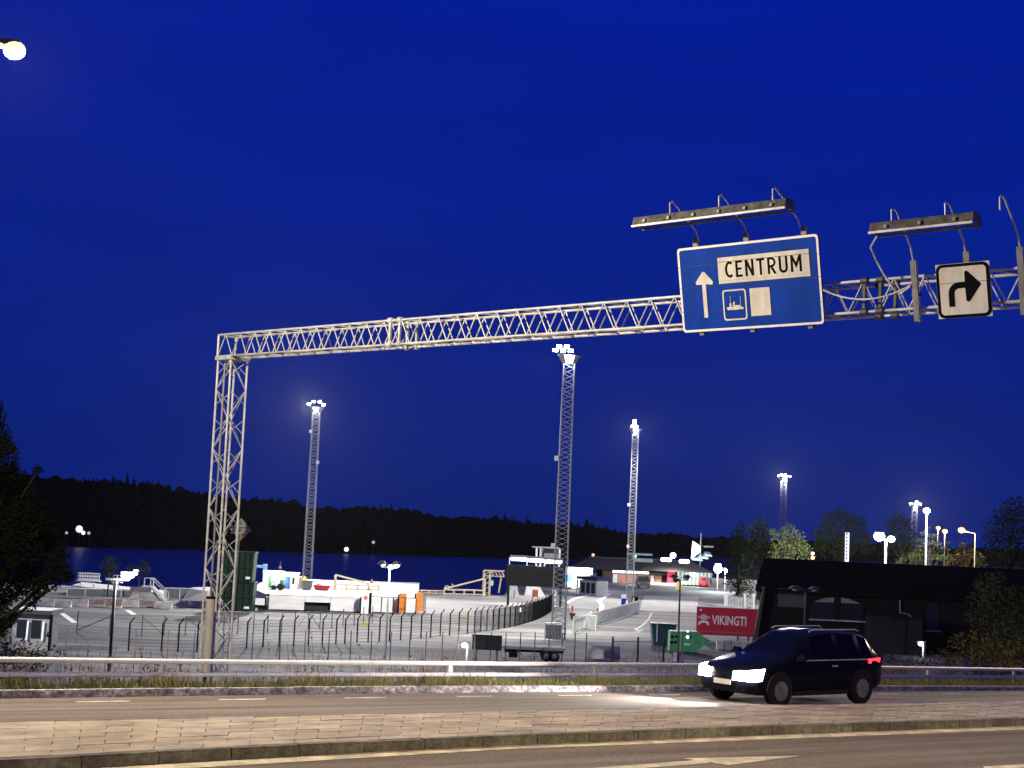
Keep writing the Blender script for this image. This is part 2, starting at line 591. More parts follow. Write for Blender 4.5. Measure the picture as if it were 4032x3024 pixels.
# ---- harbour ground, quay walls, water, far shore
edge = [G(-900, 2262), G(-300, 2280), G(0, 2290), G(270, 2306), G(820, 2330), G(1050, 2322), G(1640, 2336), G(1985, 2344), G(2005, 2310), G(2060, 2272), G(2170, 2232), G(2240, 2204), G(2700, 2190), G(3000, 2190)]
back = [Vector((500, 900, 0)), Vector((400, 30, 0)), Vector((-300, 20, 0))]
gp = edge + back
mb = MB().poly([Vector((p.x, p.y, 0)) for p in gp])
struct('harbour_ground', mb, LOT)
mb = MB()
for a, b in zip(edge[:-1], edge[1:]):
    mb.quad((b.x, b.y, 0), (a.x, a.y, 0), (a.x, a.y, -4), (b.x, b.y, -4))
struct('quay_wall', mb, CONC)
wm = bpy.data.materials.new('harbour_water')
wm.use_nodes = True
n, l = wm.node_tree.nodes, wm.node_tree.links
b = n['Principled BSDF']
b.inputs['Base Color'].default_value = (0.002, 0.005, 0.012, 1)
b.inputs['Roughness'].default_value = 0.28
b.inputs['Specular IOR Level'].default_value = 0.35
tc = n.new('ShaderNodeTexCoord'); mp = n.new('ShaderNodeMapping'); mp.inputs['Scale'].default_value = (0.25, 0.7, 1)
nz = n.new('ShaderNodeTexNoise'); nz.inputs['Scale'].default_value = 1.0; nz.inputs['Detail'].default_value = 5
bp = n.new('ShaderNodeBump'); bp.inputs['Strength'].default_value = 0.9; bp.inputs['Distance'].default_value = 0.5
l.new(tc.outputs['Object'], mp.inputs[0]); l.new(mp.outputs[0], nz.inputs[0]); l.new(nz.outputs[0], bp.inputs['Height']); l.new(bp.outputs[0], b.inputs['Normal'])
struct('water', MB().quad((-2500, 60, -2.5), (2500, 60, -2.5), (2500, 3000, -2.5), (-2500, 3000, -2.5)), wm)

HILLM = mat('dark_hill', (0.008, 0.009, 0.007), 1.0, 0, 0.3, 0.05, spec=0.0)
FORM = mat('dark_forest', (0.008, 0.010, 0.007), 1.0, 0, 0.5, 0.15, spec=0.0)
crest = [(-900, 1810), (-300, 1838), (0, 1858), (150, 1872), (300, 1893), (450, 1905), (560, 1918), (700, 1925), (830, 1945), (1000, 1962), (1200, 1978), (1500, 2003), (1700, 2018), (1900, 2035), (2200, 2065), (2500, 2088), (2700, 2100), (3000, 2112), (3500, 2130), (4400, 2165)]
shore_y = lambda x: 2143 + 0.0275 * x if x < 2000 else 2198 + (x - 2000) * 0.018
pts = []
for x, y in crest:
    s = G(x, shore_y(x), -2.5)
    Yr = s.y * 1.22
    c = P(x, y + 38, Yr)
    pts.append((s, Vector((s.x * 1.08, s.y * 1.08, -2.5 + (c.z + 2.5) * 0.55)), c, Vector((c.x * 1.3, c.y * 1.3, c.z * 0.6))))
mb = MB()
for a, b in zip(pts[:-1], pts[1:]):
    for k in range(3):
        mb.quad(a[k], b[k], b[k + 1], a[k + 1])
struct('far_hill', mb, HILLM, smooth=True)
mb = MB()
rnd = random.Random(3)
for a, b in zip(pts[:-1], pts[1:]):
    n_ = int(330 * (b[0] - a[0]).length / 60) + 60
    for k in range(n_):
        t, v = rnd.random(), rnd.random() ** 0.7 * 2.25
        i = min(int(v), 1 if v < 2 else 2)
        p = a[i].lerp(b[i], t).lerp(a[i + 1].lerp(b[i + 1], t), min(1, v - i))
        hk = 1 + .35 * math.sin(p.x * .045) * math.sin(p.x * .017 + 1) + .25 * math.sin(p.x * .11 + 2)
        h = rnd.uniform(2.5, 7.5) * hk; r_ = rnd.uniform(1.0, 2.6) * rnd.choice((.7, 1, 1, 1.4))
        if rnd.random() < 0.3:
            mb.tube(p - Vector((0, 0, 1)), p + Vector((0, 0, h)), r_, 5, r_ * 0.08, cap=False)
            mb.tube(p + Vector((r_ * .3, 0, h * .3)), p + Vector((r_ * .3, 0, h * .85)), r_ * .8, 5, r_ * 0.1, cap=False)
        else:
            mb.ball(p + Vector((0, 0, h * 0.45)), r_, 6, 4, 1.1)
            mb.ball(p + Vector((r_ * .6, 0, h * 0.35)), r_ * .7, 5, 3, 1.2)
struct('far_forest', mb, FORM, kind='stuff')

# ================================================================== OBJECTS
UP = Vector((0, 0, 1))
# ---- guard rail
gr = thing('guard_rail', 'two-pipe galvanised guard rail running along the far side of the road', 'guard rail', along(GT, 0.5) - UP * 0.6)
g0 = gr.location.copy()
for L, nm in ((GT, 'top_rail'), (GL, 'lower_rail')):
    mb = MB()
    us = [-0.3 + 0.05 * i for i in range(34)]
    for a, b in zip(us[:-1], us[1:]):
        mb.tube(along(L, a) - g0, along(L, b) - g0, 0.045, 10, cap=False)
    obj(nm, mb, mat('bright_galvanised_pipe', (0.78, 0.75, 0.68), 0.5, 0.0, 0.12, 4), gr, smooth=True)
posts_px = [125, 970, 1665, 2262]
Lg = length(GT)
for k in range(-2, 12):
    # posts stand 4 m apart along the road
    u = (1.35 + 3.98 * k) / Lg
    p = along(GT, u); q = along(GL, u)
    nn = Vector((-0.6, 0.8, 0))
    mb = MB()
    c = p + nn * 0.075
    mb.obox(Vector((c.x, c.y, (p.z + 0.03 + q.z - 0.5) / 2)) - g0, Vector((0.8, 0.6, 0)) * 0.045, nn * 0.03, UP * ((p.z + 0.03 - q.z + 0.5) / 2))
    obj('post', mb, STEEL, gr)

# ---- box-truss sign gantry
CL, CR = P(920, 1366, 41.3), P(4000, 1131, 26.6)
B = (CR - CL); B.z = 0; B.normalize()
NF = Vector((B.y, -B.x, 0))            # towards oncoming traffic (left, to the camera)
HW = 0.295
beamZ = (CL.z + CR.z) / 2
START = CL - B * 0.30; START.z = beamZ
LEN = 33.0
ga = thing('sign_gantry', 'galvanised box-truss sign gantry spanning above the road', 'gantry', (CL.x, CL.y, 4.0))
gl = ga.location.copy()
def GB(name, p0, p1, r, m=STEEL, n=5):
    return bar(name, Vector(p0) - gl, Vector(p1) - gl, r, m, ga, n)
cor = lambda s, a, c: START + B * s + NF * (HW * a) + UP * (HW * c)
for a in (-1, 1):
    for c in (-1, 1):
        GB('chord', cor(0, a, c), cor(LEN, a, c), 0.029, n=8)
PIT = 0.62
npan = int(LEN / PIT)
rest = MB()
for k in range(npan):
    s0, s1, sm = k * PIT, (k + 1) * PIT, (k + 0.5) * PIT
    for a in (-1, 1):
        sh = 0.0 if a == 1 else PIT / 2
        if k < 44:
            GB('brace', cor(s0 + sh, a, -1), cor(sm + sh, a, 1), 0.0145)
            GB('brace', cor(sm + sh, a, 1), cor(s1 + sh, a, -1), 0.0145)
        else:
            rest.tube(cor(s0, a, -1) - gl, cor(sm, a, 1) - gl, 0.017, 5).tube(cor(sm, a, 1) - gl, cor(s1, a, -1) - gl, 0.017, 5)
    if k < 44:
        GB('brace', cor(sm, 1, 1), cor(s1, -1, 1), 0.015)
        GB('brace', cor(s0, 1, -1), cor(sm, -1, -1), 0.015)
    else:
        rest.tube(cor(sm, 1, 1) - gl, cor(s1, -1, 1) - gl, 0.015, 5).tube(cor(s0, 1, -1) - gl, cor(sm, -1, -1) - gl, 0.015, 5)
o = obj('brace_lattice', rest, STEEL, ga); o['kind'] = 'stuff'
# end frame, splice frames with bolted plates
for a in (-1, 1):
    GB('end_post', cor(0, a, -1), cor(0, a, 1), 0.034)
for c in (-1, 1):
    GB('end_post', cor(0, -1, c), cor(0, 1, c), 0.03)
def splice(s, m):
    for d in (0, 0.33):
        for a in (-1, 1):
            mb = MB().obox(cor(s + d, a, 0) - gl, B * 0.028, NF * 0.028, UP * (HW + 0.02))
            obj('splice_plate', mb, m, ga)
            for c in (-1, 1):
                obj('coupling', MB().tube(cor(s + d - .07, a, c) - gl, cor(s + d + .07, a, c) - gl, 0.07, 8), m, ga)
splice(6.75, STEEL)
splice(19.55, DSTEEL)
# legs
def leg(s, zbot, name):
    mid = START + B * s
    def lc(a, b, z):
        return Vector((mid.x, mid.y, 0)) + B * (0.28 * a) + NF * (0.28 * b) + UP * z
    zt = beamZ - HW - 0.1
    for a in (-1, 1):
        for b in (-1, 1):
            GB('leg_chord', lc(a, b, zbot), lc(a, b, zt), 0.028, n=8)
    nz_ = int((zt - zbot) / 0.78)
    dz = (zt - zbot) / nz_
    for k in range(nz_):
        z0, z1 = zbot + k * dz, zbot + (k + 1) * dz
        for f in range(4):
            e = [((-1, -1), (1, -1)), ((1, -1), (1, 1)), ((1, 1), (-1, 1)), ((-1, 1), (-1, -1))][f]
            if k % 2 == f % 2:
                GB('leg_brace', lc(*e[0], z0), lc(*e[1], z1), 0.014, n=4)
            else:
                GB('leg_brace', lc(*e[1], z0), lc(*e[0], z1), 0.014, n=4)
            GB('leg_brace', lc(*e[k % 2], z0 + dz * .5), lc(*e[1 - k % 2], z1 + dz * .0), 0.011, n=4)
    obj('cap_plate', MB().obox(Vector((mid.x, mid.y, zt + 0.05)) - gl, B * 0.34, NF * 0.34, UP * 0.05), STEEL, ga)
    obj('foot_plate', MB().obox(Vector((mid.x, mid.y, zbot - 0.03)) - gl, B * 0.45, NF * 0.45, UP * 0.08), CONC, ga)
    return lc
lc1 = leg(0.30, 4.0, 'leg')
lc2 = leg(LEN - 0.4, 7.4, 'leg')
GB('cable_conduit', lc1(0.3, 1.15, 4.4), lc1(0.3, 1.15, beamZ - .5), 0.03, GSTEEL)
obj('bottom_cable', MB().path([cor(s, 1.05, -1.1 + 0.05 * math.sin(s * 3)) - gl for s in [0.5 + 0.4 * i for i in range(36)]], 0.018, 5), GSTEEL, ga)

# ---- overhead signs on the gantry (tilted forward 11 degrees)
TV = UP * math.cos(R(11)) + NF * math.sin(R(11))
NV = NF * math.cos(R(11)) - UP * math.sin(R(11))       # face normal
SO = Vector((CL.x, CL.y, beamZ)) + NF * 0.5
def rrect(x0, x1, y0, y1, r, n=4):
    out = []
    for cx, cy, a0 in ((x1 - r, y1 - r, 0), (x0 + r, y1 - r, 90), (x0 + r, y0 + r, 180), (x1 - r, y0 + r, 270)):
        for k in range(n + 1):
            a = R(a0 + 90 * k / n)
            out.append((cx + r * math.cos(a), cy + r * math.sin(a)))
    return out
def ring(mb, outer, inner, o, ux, uy, uz):
    k = len(outer)
    for i in range(k):
        j = (i + 1) % k
        f = lambda q, d: Vector(o) + ux * q[0] + uy * q[1] + uz * d
        a, b, c, d = outer[i], outer[j], inner[j], inner[i]
        mb.quad(f(a, 1), f(b, 1), f(c, 1), f(d, 1))
        mb.quad(f(a, 0), f(b, 0), f(b, 1), f(a, 1))
        mb.quad(f(d, 1), f(c, 1), f(c, 0), f(d, 0))
    return mb
u0, u1, vb, vt = 15.24, 18.5, -0.5, 1.22
base = SO + B * u0 + TV * vb
sg = thing('direction_sign', 'large blue overhead sign reading CENTRUM with white up arrow and ferry symbol', 'road sign', base)
W_, H_ = u1 - u0, vt - vb
def SP(name, poly, lift, thick, m, par=None):
    return obj(name, MB().prism(poly, NV * lift, B, TV, NV * thick), m, par or sg)
SP('panel', rrect(0, W_, 0, H_, 0.07), 0, 0.03, BLUE)
obj('border', ring(MB(), rrect(0.005, W_ - .005, .005, H_ - .005, 0.07), rrect(0.05, W_ - .05, .05, H_ - .05, 0.05), NV * 0.031, B, TV, NV * 0.004), WHITE, sg)
for v in (0.42, 0.9, 1.33):
    SP('panel_joint', [(0.003, v - .004), (W_ - .003, v - .004), (W_ - .003, v + .004), (0.003, v + .004)], 0.0355, 0.002, mat('sign_seam', (0.004, 0.03, 0.18), 0.5))
# up arrow
SP('arrow', [(0.555, 0.28), (0.645, 0.28), (0.645, 0.95), (0.80, 0.93), (0.825, 0.985), (0.635, 1.195), (0.585, 1.205), (0.405, 1.0), (0.42, 0.95), (0.555, 0.95)], 0.038, 0.004, CREAM)
# CENTRUM plate
cp = SP('name_plate', [(0.965, 0.93), (3.04, 0.93), (3.04, 1.45), (0.965, 1.45)], 0.038, 0.006, CREAM)
SP('plate_seam', [(0.965, 1.355), (3.04, 1.355), (3.04, 1.364), (0.965, 1.364)], 0.0445, 0.001, BLACK)
SP('plate_seam', [(0.965, 0.985), (3.04, 0.985), (3.04, 0.989), (0.965, 0.989)], 0.0445, 0.001, GSTEEL)
def lettering(txt, x, y, h, wdt, m, lift, par, O3, ux, uy, uz, off=0.012):
    me = text_mesh(txt, h, wdt, off * 1.0)
    M3 = Matrix((ux, uy, uz)).transposed().to_4x4()
    for v_ in me.vertices:
        v_.co = M3 @ Vector((v_.co.x + x, v_.co.y + y, 0.002 + lift + (0.002 if v_.co.z > 0 else 0)))
    o = obj('lettering', me, m, par)
    if O3 is not None:
        o.location = O3
    return o
def ringseg(cx, cy, rx, ry, t_, a0, a1, n=12):
    o_ = [(cx + rx * math.cos(R(a0 + (a1 - a0) * i / n)), cy + ry * math.sin(R(a0 + (a1 - a0) * i / n))) for i in range(n + 1)]
    i_ = [(cx + (rx - t_) * math.cos(R(a0 + (a1 - a0) * i / n)), cy + (ry - t_) * math.sin(R(a0 + (a1 - a0) * i / n))) for i in range(n + 1)]
    return [[o_[i], o_[i + 1], i_[i + 1], i_[i]] for i in range(n)]
rc_ = lambda x0, y0, x1, y1: [(x0, y0), (x1, y0), (x1, y1), (x0, y1)]
ts = .155
GLYPH = {
    'C': (.56, ringseg(.34, .5, .34, .5, ts, 52, 308, 18)),
    'E': (.48, [rc_(0, 0, ts, 1), rc_(ts, 0, .48, .14), rc_(ts, .44, .42, .57), rc_(ts, .86, .48, 1)]),
    'N': (.60, [rc_(0, 0, ts, 1), rc_(.60 - ts, 0, .60, 1), [(ts, 1), (ts, .62), (.60 - ts, 0), (.60 - ts, .38)]]),
    'T': (.56, [rc_(0, .86, .56, 1), rc_(.2025, 0, .3575, .86)]),
    'R': (.58, [rc_(0, 0, ts, 1), rc_(ts, .87, .27, 1), rc_(ts, .40, .27, .53)] + ringseg(.27, .70, .30, .30, ts * .9, -90, 90) + [[(.20, .40), (.37, .40), (.60, 0), (.42, 0)]]),
    'U': (.60, [rc_(0, .30, ts, 1), rc_(.60 - ts, .30, .60, 1)] + ringseg(.30, .30, .30, .30, ts, 180, 360)),
    'M': (.74, [rc_(0, 0, ts, 1), rc_(.74 - ts, 0, .74, 1), [(ts, 1), (ts, .66), (.37, .2), (.37, .55)], [(.74 - ts, .66), (.74 - ts, 1), (.37, .55), (.37, .2)]]),
}
xx = 0.0
hL = 0.325
for ch in 'CENTRUM':
    adv, polys = GLYPH[ch]
    mb = MB()
    for pl in polys:
        mb.prism([(1.13 + (xx + a) * hL, 1.035 + c * hL) for a, c in pl], NV * 0.0452, B, TV, NV * 0.002)
    obj('letter', mb, BLACK, sg, fix=True)
    xx += adv + .205
# ferry symbol
obj('symbol_frame', ring(MB(), rrect(1.02, 1.57, 0.19, 0.80, 0.06), rrect(1.05, 1.54, 0.22, 0.77, 0.05), NV * 0.038, B, TV, NV * 0.004), CREAM, sg)
SP('ferry_hull', [(1.11, 0.42), (1.13, 0.395), (1.2, 0.40), (1.3, 0.392), (1.4, 0.40), (1.48, 0.395), (1.5, 0.43), (1.47, 0.44), (1.40, 0.485), (1.28, 0.485), (1.28, 0.46), (1.10, 0.455)], 0.038, 0.004, CREAM)
SP('ferry_funnel', [(1.17, 0.46), (1.215, 0.46), (1.215, 0.535), (1.175, 0.535)], 0.038, 0.004, CREAM)
SP('ferry_funnel', [(1.245, 0.46), (1.285, 0.46), (1.30, 0.555), (1.265, 0.555)], 0.038, 0.004, CREAM)
SP('ferry_mast', [(1.188, 0.53), (1.196, 0.53), (1.203, 0.68), (1.195, 0.68)], 0.038, 0.003, CREAM)
SP('ferry_mast', [(1.425, 0.48), (1.433, 0.48), (1.437, 0.66), (1.429, 0.66)], 0.038, 0.003, CREAM)
SP('blank_plate', [(1.66, 0.245), (2.115, 0.245), (2.115, 0.79), (1.66, 0.79)], 0.038, 0.006, CREAM)
for x in (0.42, 1.62, 2.92):
    obj('support_post', MB().obox(B * x + TV * (H_ / 2 + 0.05) - NV * 0.06, B * 0.05, NV * 0.05, TV * (H_ / 2 + 0.12)), GSTEEL, sg)
    obj('post_edge', MB().obox(B * (x + 0.053) + TV * (H_ + 0.085) - NV * 0.06, B * 0.008, NV * 0.045, TV * 0.08), STEEL, sg)

# lane arrow sign
base2 = SO + B * 20.82 + TV * (-0.54)
s2 = thing('lane_arrow_sign', 'square white overhead sign with a black arrow bending right', 'road sign', base2)
S = 1.0; Hs = 0.96
obj('backing', MB().prism([(-.005, -.005), (S + .005, -.005), (S + .005, Hs + .005), (-.005, Hs + .005)], NV * 0, B, TV, NV * 0.02), CREAM, s2)
obj('panel', MB().prism(rrect(0.0, S, 0.0, Hs, 0.12), NV * 0.022, B, TV, NV * 0.006), BLACK, s2)
obj('face', MB().prism(rrect(0.06, S - .06, 0.055, Hs - .055, 0.07), NV * 0.0285, B, TV, NV * 0.004), CREAM, s2)
obj('face_seam', MB().prism([(0.06, 0.615), (S - .06, 0.615), (S - .06, 0.627), (0.06, 0.627)], NV * 0.033, B, TV, NV * 0.001), GSTEEL, s2)
arc = []
for k in range(7):
    a = R(180 - 15 * k); arc.append((0.42 + 0.2 * math.cos(a), 0.43 + 0.2 * math.sin(a)))
arc2 = []
for k in range(7):
    a = R(90 + 15 * k); arc2.append((0.42 + 0.09 * math.cos(a), 0.43 + 0.09 * math.sin(a)))
obj('arrow', MB().prism([(0.22, 0.20)] + arc + [(0.54, 0.63), (0.54, 0.80), (0.57, 0.825), (0.605, 0.81), (0.84, 0.575), (0.62, 0.29), (0.58, 0.27), (0.545, 0.30), (0.54, 0.52)] + arc2 + [(0.33, 0.20)], NV * 0.0345, B, TV, NV * 0.003), BLACK, s2)
obj('support_post', MB().obox(B * 0.56 + TV * (Hs / 2 + 0.1) - NV * 0.06, B * 0.045, NV * 0.05, TV * (Hs / 2 + 0.1)), GSTEEL, s2)
obj('post_edge', MB().obox(B * (0.56 + .052) + TV * (Hs + 0.1) - NV * 0.06, B * 0.008, NV * 0.045, TV * 0.09), STEEL, s2)

def sign_lamp(name, label, ua, ub, vfix, out, arms, arm_v, posts=()):
    """unlit strip luminaire held out in front of a sign by bent arms"""
    org = SO + B * ua + TV * vfix + NF * out
    t = thing(name, label, 'sign lamp', org)
    Lw = ub - ua
    # trough-shaped housing, open downwards and towards the sign
    prof = [(-0.15, 0.04), (-0.10, 0.13), (0.06, 0.17), (0.15, 0.145), (0.185, -0.01)]
    mb = MB()
    for (a0, c0), (a1, c1) in zip(prof[:-1], prof[1:]):
        mb.hexa([NF * a0 + UP * c0, B * Lw + NF * a0 + UP * c0, B * Lw + NF * a1 + UP * c1, NF * a1 + UP * c1,
                 NF * a0 + UP * (c0 + .012), B * Lw + NF * a0 + UP * (c0 + .012), B * Lw + NF * a1 + UP * (c1 + .012), NF * a1 + UP * (c1 + .012)])
    obj('housing', mb, mat('grimy_luminaire_housing', (0.10, 0.095, 0.08), 0.8, 0.0, 0.6, 7, spec=0.1), t)
    obj('rim', MB().obox(B * (Lw / 2) + NF * 0.192 - UP * 0.025, B * (Lw / 2 + .01), NF * 0.012, UP * 0.02), STEEL, t)
    obj('rim', MB().obox(B * (Lw / 2) - NF * 0.175 - UP * 0.02, B * (Lw / 2 + .01), NF * 0.012, UP * 0.025), GSTEEL, t)
    for e in (0, 1):
        obj('end_plate', MB().prism([(-.17, -.03), (.17, -.01), (.17, .06), (0, .18), (-.16, .11)], B * (Lw * e - 0.006), NF, UP, B * 0.012), GSTEEL, t)
    obj('tube_lamp', MB().tube(B * 0.1 + UP * 0.03, B * (Lw - .1) + UP * 0.03, 0.03, 8), CREAM, t)
    k = int(Lw / 0.55)
    for i in range(k):
        obj('clip', MB().obox(B * ((i + .5) * Lw / k) + NF * 0.19 + UP * 0.06, B * 0.028, NF * 0.02, UP * 0.03), GSTEEL, t)
    for ax, av in zip(arms, arm_v):
        # arm: up from the sign post, bent over and down onto the housing
        p_end = B * (ax - ua) + TV * (av - vfix) - NF * (out + 0.06)
        top = B * (ax - ua) + UP * 0.42 + NF * 0.06
        pts_ = [p_end, p_end.lerp(top, 0.14) + UP * 0.12, top - NF * 0.16 - UP * 0.05, top - NF * 0.04, top + NF * 0.04 - UP * 0.05, B * (ax - ua) + UP * 0.15 + NF * 0.08]
        obj('arm', MB().path(pts_, 0.018, 6), STEEL, t)
    for pu, plo, phi in posts:
        p0 = B * (pu - ua) + TV * (plo - vfix) - NF * (out + .06); p1 = B * (pu - ua) + TV * (phi - vfix) - NF * (out + .06)
        obj('support_post', MB().obox((p0 + p1) / 2, B * 0.045, NF * 0.05, (p1 - p0) / 2), GSTEEL, t)
        obj('post_edge', MB().obox((p0 + p1) / 2 + B * 0.052, B * 0.007, NF * 0.045, (p1 - p0) / 2), STEEL, t)
        obj('clamp', MB().obox(p0.lerp(p1, 0.45) - NF * 0.03, B * 0.07, NF * 0.06, UP * 0.03), DSTEEL, t)
    return t
sign_lamp('sign_lamp', 'long grimy unlit strip lamp above the CENTRUM sign', 14.9, 18.42, 1.55, 0.85, (15.75, 16.9, 18.1), (1.3, 1.3, 1.3))
sign_lamp('sign_lamp', 'shorter unlit strip lamp above the black arrow sign', 19.97, 21.92, 0.97, 0.62, (20.36, 21.38, 22.37), (0.55, 0.55, 0.62), ((20.36, -0.56, 0.55), (22.36, -0.56, 0.62)))
# loose cable loops on the beam between the signs
cb = MB()
def sag(a, b, d, n=10):
    a, b = Vector(a), Vector(b)
    return [a.lerp(b, i / n) - UP * d * 4 * (i / n) * (1 - i / n) for i in range(n + 1)]
A0 = SO + B * 18.5 + TV * 0.15; A1 = SO + B * 20.3 + TV * 0.1
q = sag(A0, A1, 0.22)
tg = thing('power_cable', 'pale loose cable sagging along the gantry between the two signs', 'cable', A0)
obj('cable', MB().path([p - A0 for p in q], 0.017, 6), STEEL, tg)
q2 = [SO + B * 19.97 + TV * 0.95 + NF * .5, SO + B * 19.72 + TV * 0.8 + NF * .3, SO + B * 19.66 + TV * 0.6, SO + B * 19.78 + TV * 0.35, SO + B * 20.0 + TV * 0.0, SO + B * 20.1 - TV * 0.03, SO + B * 20.3 + TV * 0.08]
obj('cable_loop', MB().path([p - A0 for p in q2], 0.019, 6), STEEL, tg)

# ---- things by the gantry leg
bp_ = P(815, 2600, 40.2)
up_ = thing('cable_post', 'squat pale weathered wooden post beside the gantry leg', 'post', (bp_.x, bp_.y, gz(bp_.x, bp_.y)))
hh = zat(815, 2352, 40.2) - up_.location.z
obj('shaft', MB().tube((0, 0, 0), (0, 0, hh * .62), 0.11, 10, 0.115), mat('pale_wood', (0.40, 0.37, 0.31), 0.85, 0, 0.2, 3, 0.2, 10, 0.2, (4, 4, 0.6)), up_)
obj('upper_shaft', MB().tube((0, 0, hh * .62), (0, 0, hh - .03), 0.118, 10, 0.118), MATS['pale_wood'], up_)
obj('cap', MB().tube((0, 0, hh - .03), (0, 0, hh + .03), 0.125, 10), BLACK, up_)
obj('notch', MB().box(-.05, .04, -.13, -.1, hh * .58, hh * .63), BLACK, up_)
dz0 = P(940, 2085, 44.0)
dg_ = thing('diamond_sign', 'diamond-shaped road sign seen from behind, on a pole by the gantry leg', 'road sign', (dz0.x, dz0.y, gz(dz0.x, dz0.y)))
hz_ = dz0.z - dg_.location.z
yaw = Matrix.Rotation(R(35), 3, 'Z')
ex = yaw @ Vector((1, 0, 0)); ey = yaw @ Vector((0, -1, 0))
obj('plate', MB().prism([(-.33, 0), (0, -.33), (.33, 0), (0, .33)], UP * hz_ + ex * .06, ex, UP, ey * .015), mat('sign_back_grey', (0.36, 0.34, 0.27), 0.5, 0.2, 0.2, 3), dg_)
obj('pole', MB().tube((-.12, 0, 0), (-.0, 0, hz_ + .25), 0.05, 8), GSTEEL, dg_)
for s_ in (-.1, .1):
    obj('bracket', MB().obox(UP * (hz_ + s_) + ey * .03, ex * .24, ey * .02, UP * .02), STEEL, dg_)

# ---- street lamps (warm, over the road); the first hangs into the photo's top-left corner, the other two are assumed
WARM = (1.0, 0.84, 0.60)
def street_lamp(head, dirx, label, energy, cut=None):
    base = head - dirx * 2.4
    base.z = 7.9
    t = thing('street_lamp', label, 'street lamp', base)
    h = head.z - base.z
    obj('pole', MB().tube((0, 0, -2.4), (0, 0, h - .5), 0.09, 10, 0.06), GSTEEL, t)
    obj('arm', MB().path([Vector((0, 0, h - .5)), dirx * .4 + UP * (h - .1), dirx * 1.9 + UP * (h + .08)], 0.035, 8), GSTEEL, t)
    side = Vector((-dirx.y, dirx.x, 0))
    hm = MB().prism([(-.14, -.5), (.14, -.5), (.15, .0), (.1, .12), (-.1, .12), (-.15, .0)], dirx * 2.4 + UP * (h + .06), side, dirx, UP * .1)
    obj('lamp_housing', hm, DSTEEL, t)
    hm = MB().ball(dirx * 2.42 + UP * (h + .0), 0.20, 14, 10, 0.8)
    obj('lamp_glass', hm, emat('warm_lamp_glow', (1.0, 0.72, 0.28), 2.6), t, smooth=True)
    lp_ = dirx * 2.42 + UP * (h - .32)
    if cut:
        light('lamp_light', 'SPOT', lp_, energy, WARM, 0.12, t, target=lp_ - UP, spot=R(cut), blend=.35)
    else:
        light('lamp_light', 'POINT', lp_, energy, WARM, 0.12, t)
    return t
h1 = P(52, 196, 27.0)
street_lamp(h1, Vector((0.8, 0.1, 0)).normalized(), 'lit warm street lamp reaching in at the top left corner', 13000)
assumed_head = Vector((12.5, 8.5, 18.6))
WARM = (1.0, 0.74, 0.36)
street_lamp(assumed_head, Vector((-0.6, 0.8, 0)), 'assumed warm street lamp on the near side of the road, beyond the right edge', 13500, 150)  # assumed lamp, out of view, added to light the near road and kerb
WARM = (1.0, 0.78, 0.46)
street_lamp(Vector((21.5, 49.5, 17.6)), Vector((-0.6, 0.8, 0)) * -1, 'assumed warm street lamp on the far side of the road, beyond the right edge', 8000, 165)  # assumed lamp, out of view, added to light the right-hand shrubs and road

# ---- floodlight masts (the last one is added, out of view)
LATT = mat('mast_lattice_steel', (0.26, 0.27, 0.29), 0.6, 0.1, 0.2, 3)
FLOOD = emat('floodlight_glow', (0.95, 0.98, 1.0), 40)
FLOODW = emat('soft_white_glow', (1.0, 0.97, 0.93), 9)
def mast(px, pyb, ztop, label, wd=1.25, heads=((-1.2, 0), (1.2, 0), (-.5, 1), (.5, 1)), energy=9e4, target=None, base=None, boxes=(), pitch=1.05, spot=138, top=900):
    b = base or G(px, pyb)
    t = thing('floodlight_mast', label, 'floodlight mast', b)
    h = ztop
    wb, wt = wd * .55, wd * .45
    ch = MB()
    cor_ = lambda i, z: Vector(((-1, 1, 1, -1)[i] * (wb + (wt - wb) * z / h), (-1, -1, 1, 1)[i] * (wb + (wt - wb) * z / h), z))
    for i in range(4):
        obj('mast_chord', MB().tube(cor_(i, 0), cor_(i, h), 0.07, 6), LATT, t)
    lat = MB()
    n_ = int(h / pitch)
    for k in range(n_):
        z0, z1 = k * h / n_, (k + 1) * h / n_
        for i in range(4):
            j = (i + 1) % 4
            lat.tube(cor_(i, z0), cor_(j, (z0 + z1) / 2), 0.045, 4).tube(cor_(j, (z0 + z1) / 2), cor_(i, z1), 0.045, 4)
    for k in range(int(h / .6)):
        lat.tube((-.15, -wt * .6, k * .6), (.15, -wt * .6, k * .6), 0.02, 4)
    o = obj('lattice', lat, LATT, t); o['kind'] = 'stuff'
    obj('cage', MB().tube((0, 0, h), (0, 0, h + .9), wt * 1.2, 6, wt * 2.0, cap=False), LATT, t)
    obj('platform', MB().tube((0, 0, h + .85), (0, 0, h + 1.0), wt * 2.3, 8), GSTEEL, t)
    for hx, row in heads:
        hd = obj('floodlight', MB().obox((hx, -.55 if row == 0 else .1, h + 1.35 + .5 * row), (0.27, 0, 0), (0, .2, 0), (0, 0, .17)), GSTEEL, t)
        obj('lens', MB().obox((hx, (-.79 if row == 0 else -.14), h + 1.33 + .5 * row), (0.25, 0, 0), (0, .02, 0), (0, 0, .15)), FLOOD, hd)
    for bx, bz in boxes:
        obj('junction_box', MB().obox((bx, -wt - .1, bz), (0.22, 0, 0), (0, .15, 0), (0, 0, .25)), WHITE, t)
    tg_ = (Vector(target) - b) if target else Vector((0, -30, 0))
    of = Vector((tg_.x, tg_.y, 0)).normalized() * 2.4
    light('flood_light', 'SPOT', (of.x, of.y, h + 1.0), energy, (1.0, 0.97, 0.91), 0.6, t, target=tg_, spot=R(spot), blend=0.6)
    light('top_light', 'POINT', (0, -.95, h + .55), top, (0.9, 0.95, 1.0), 0.3, t)
    return t
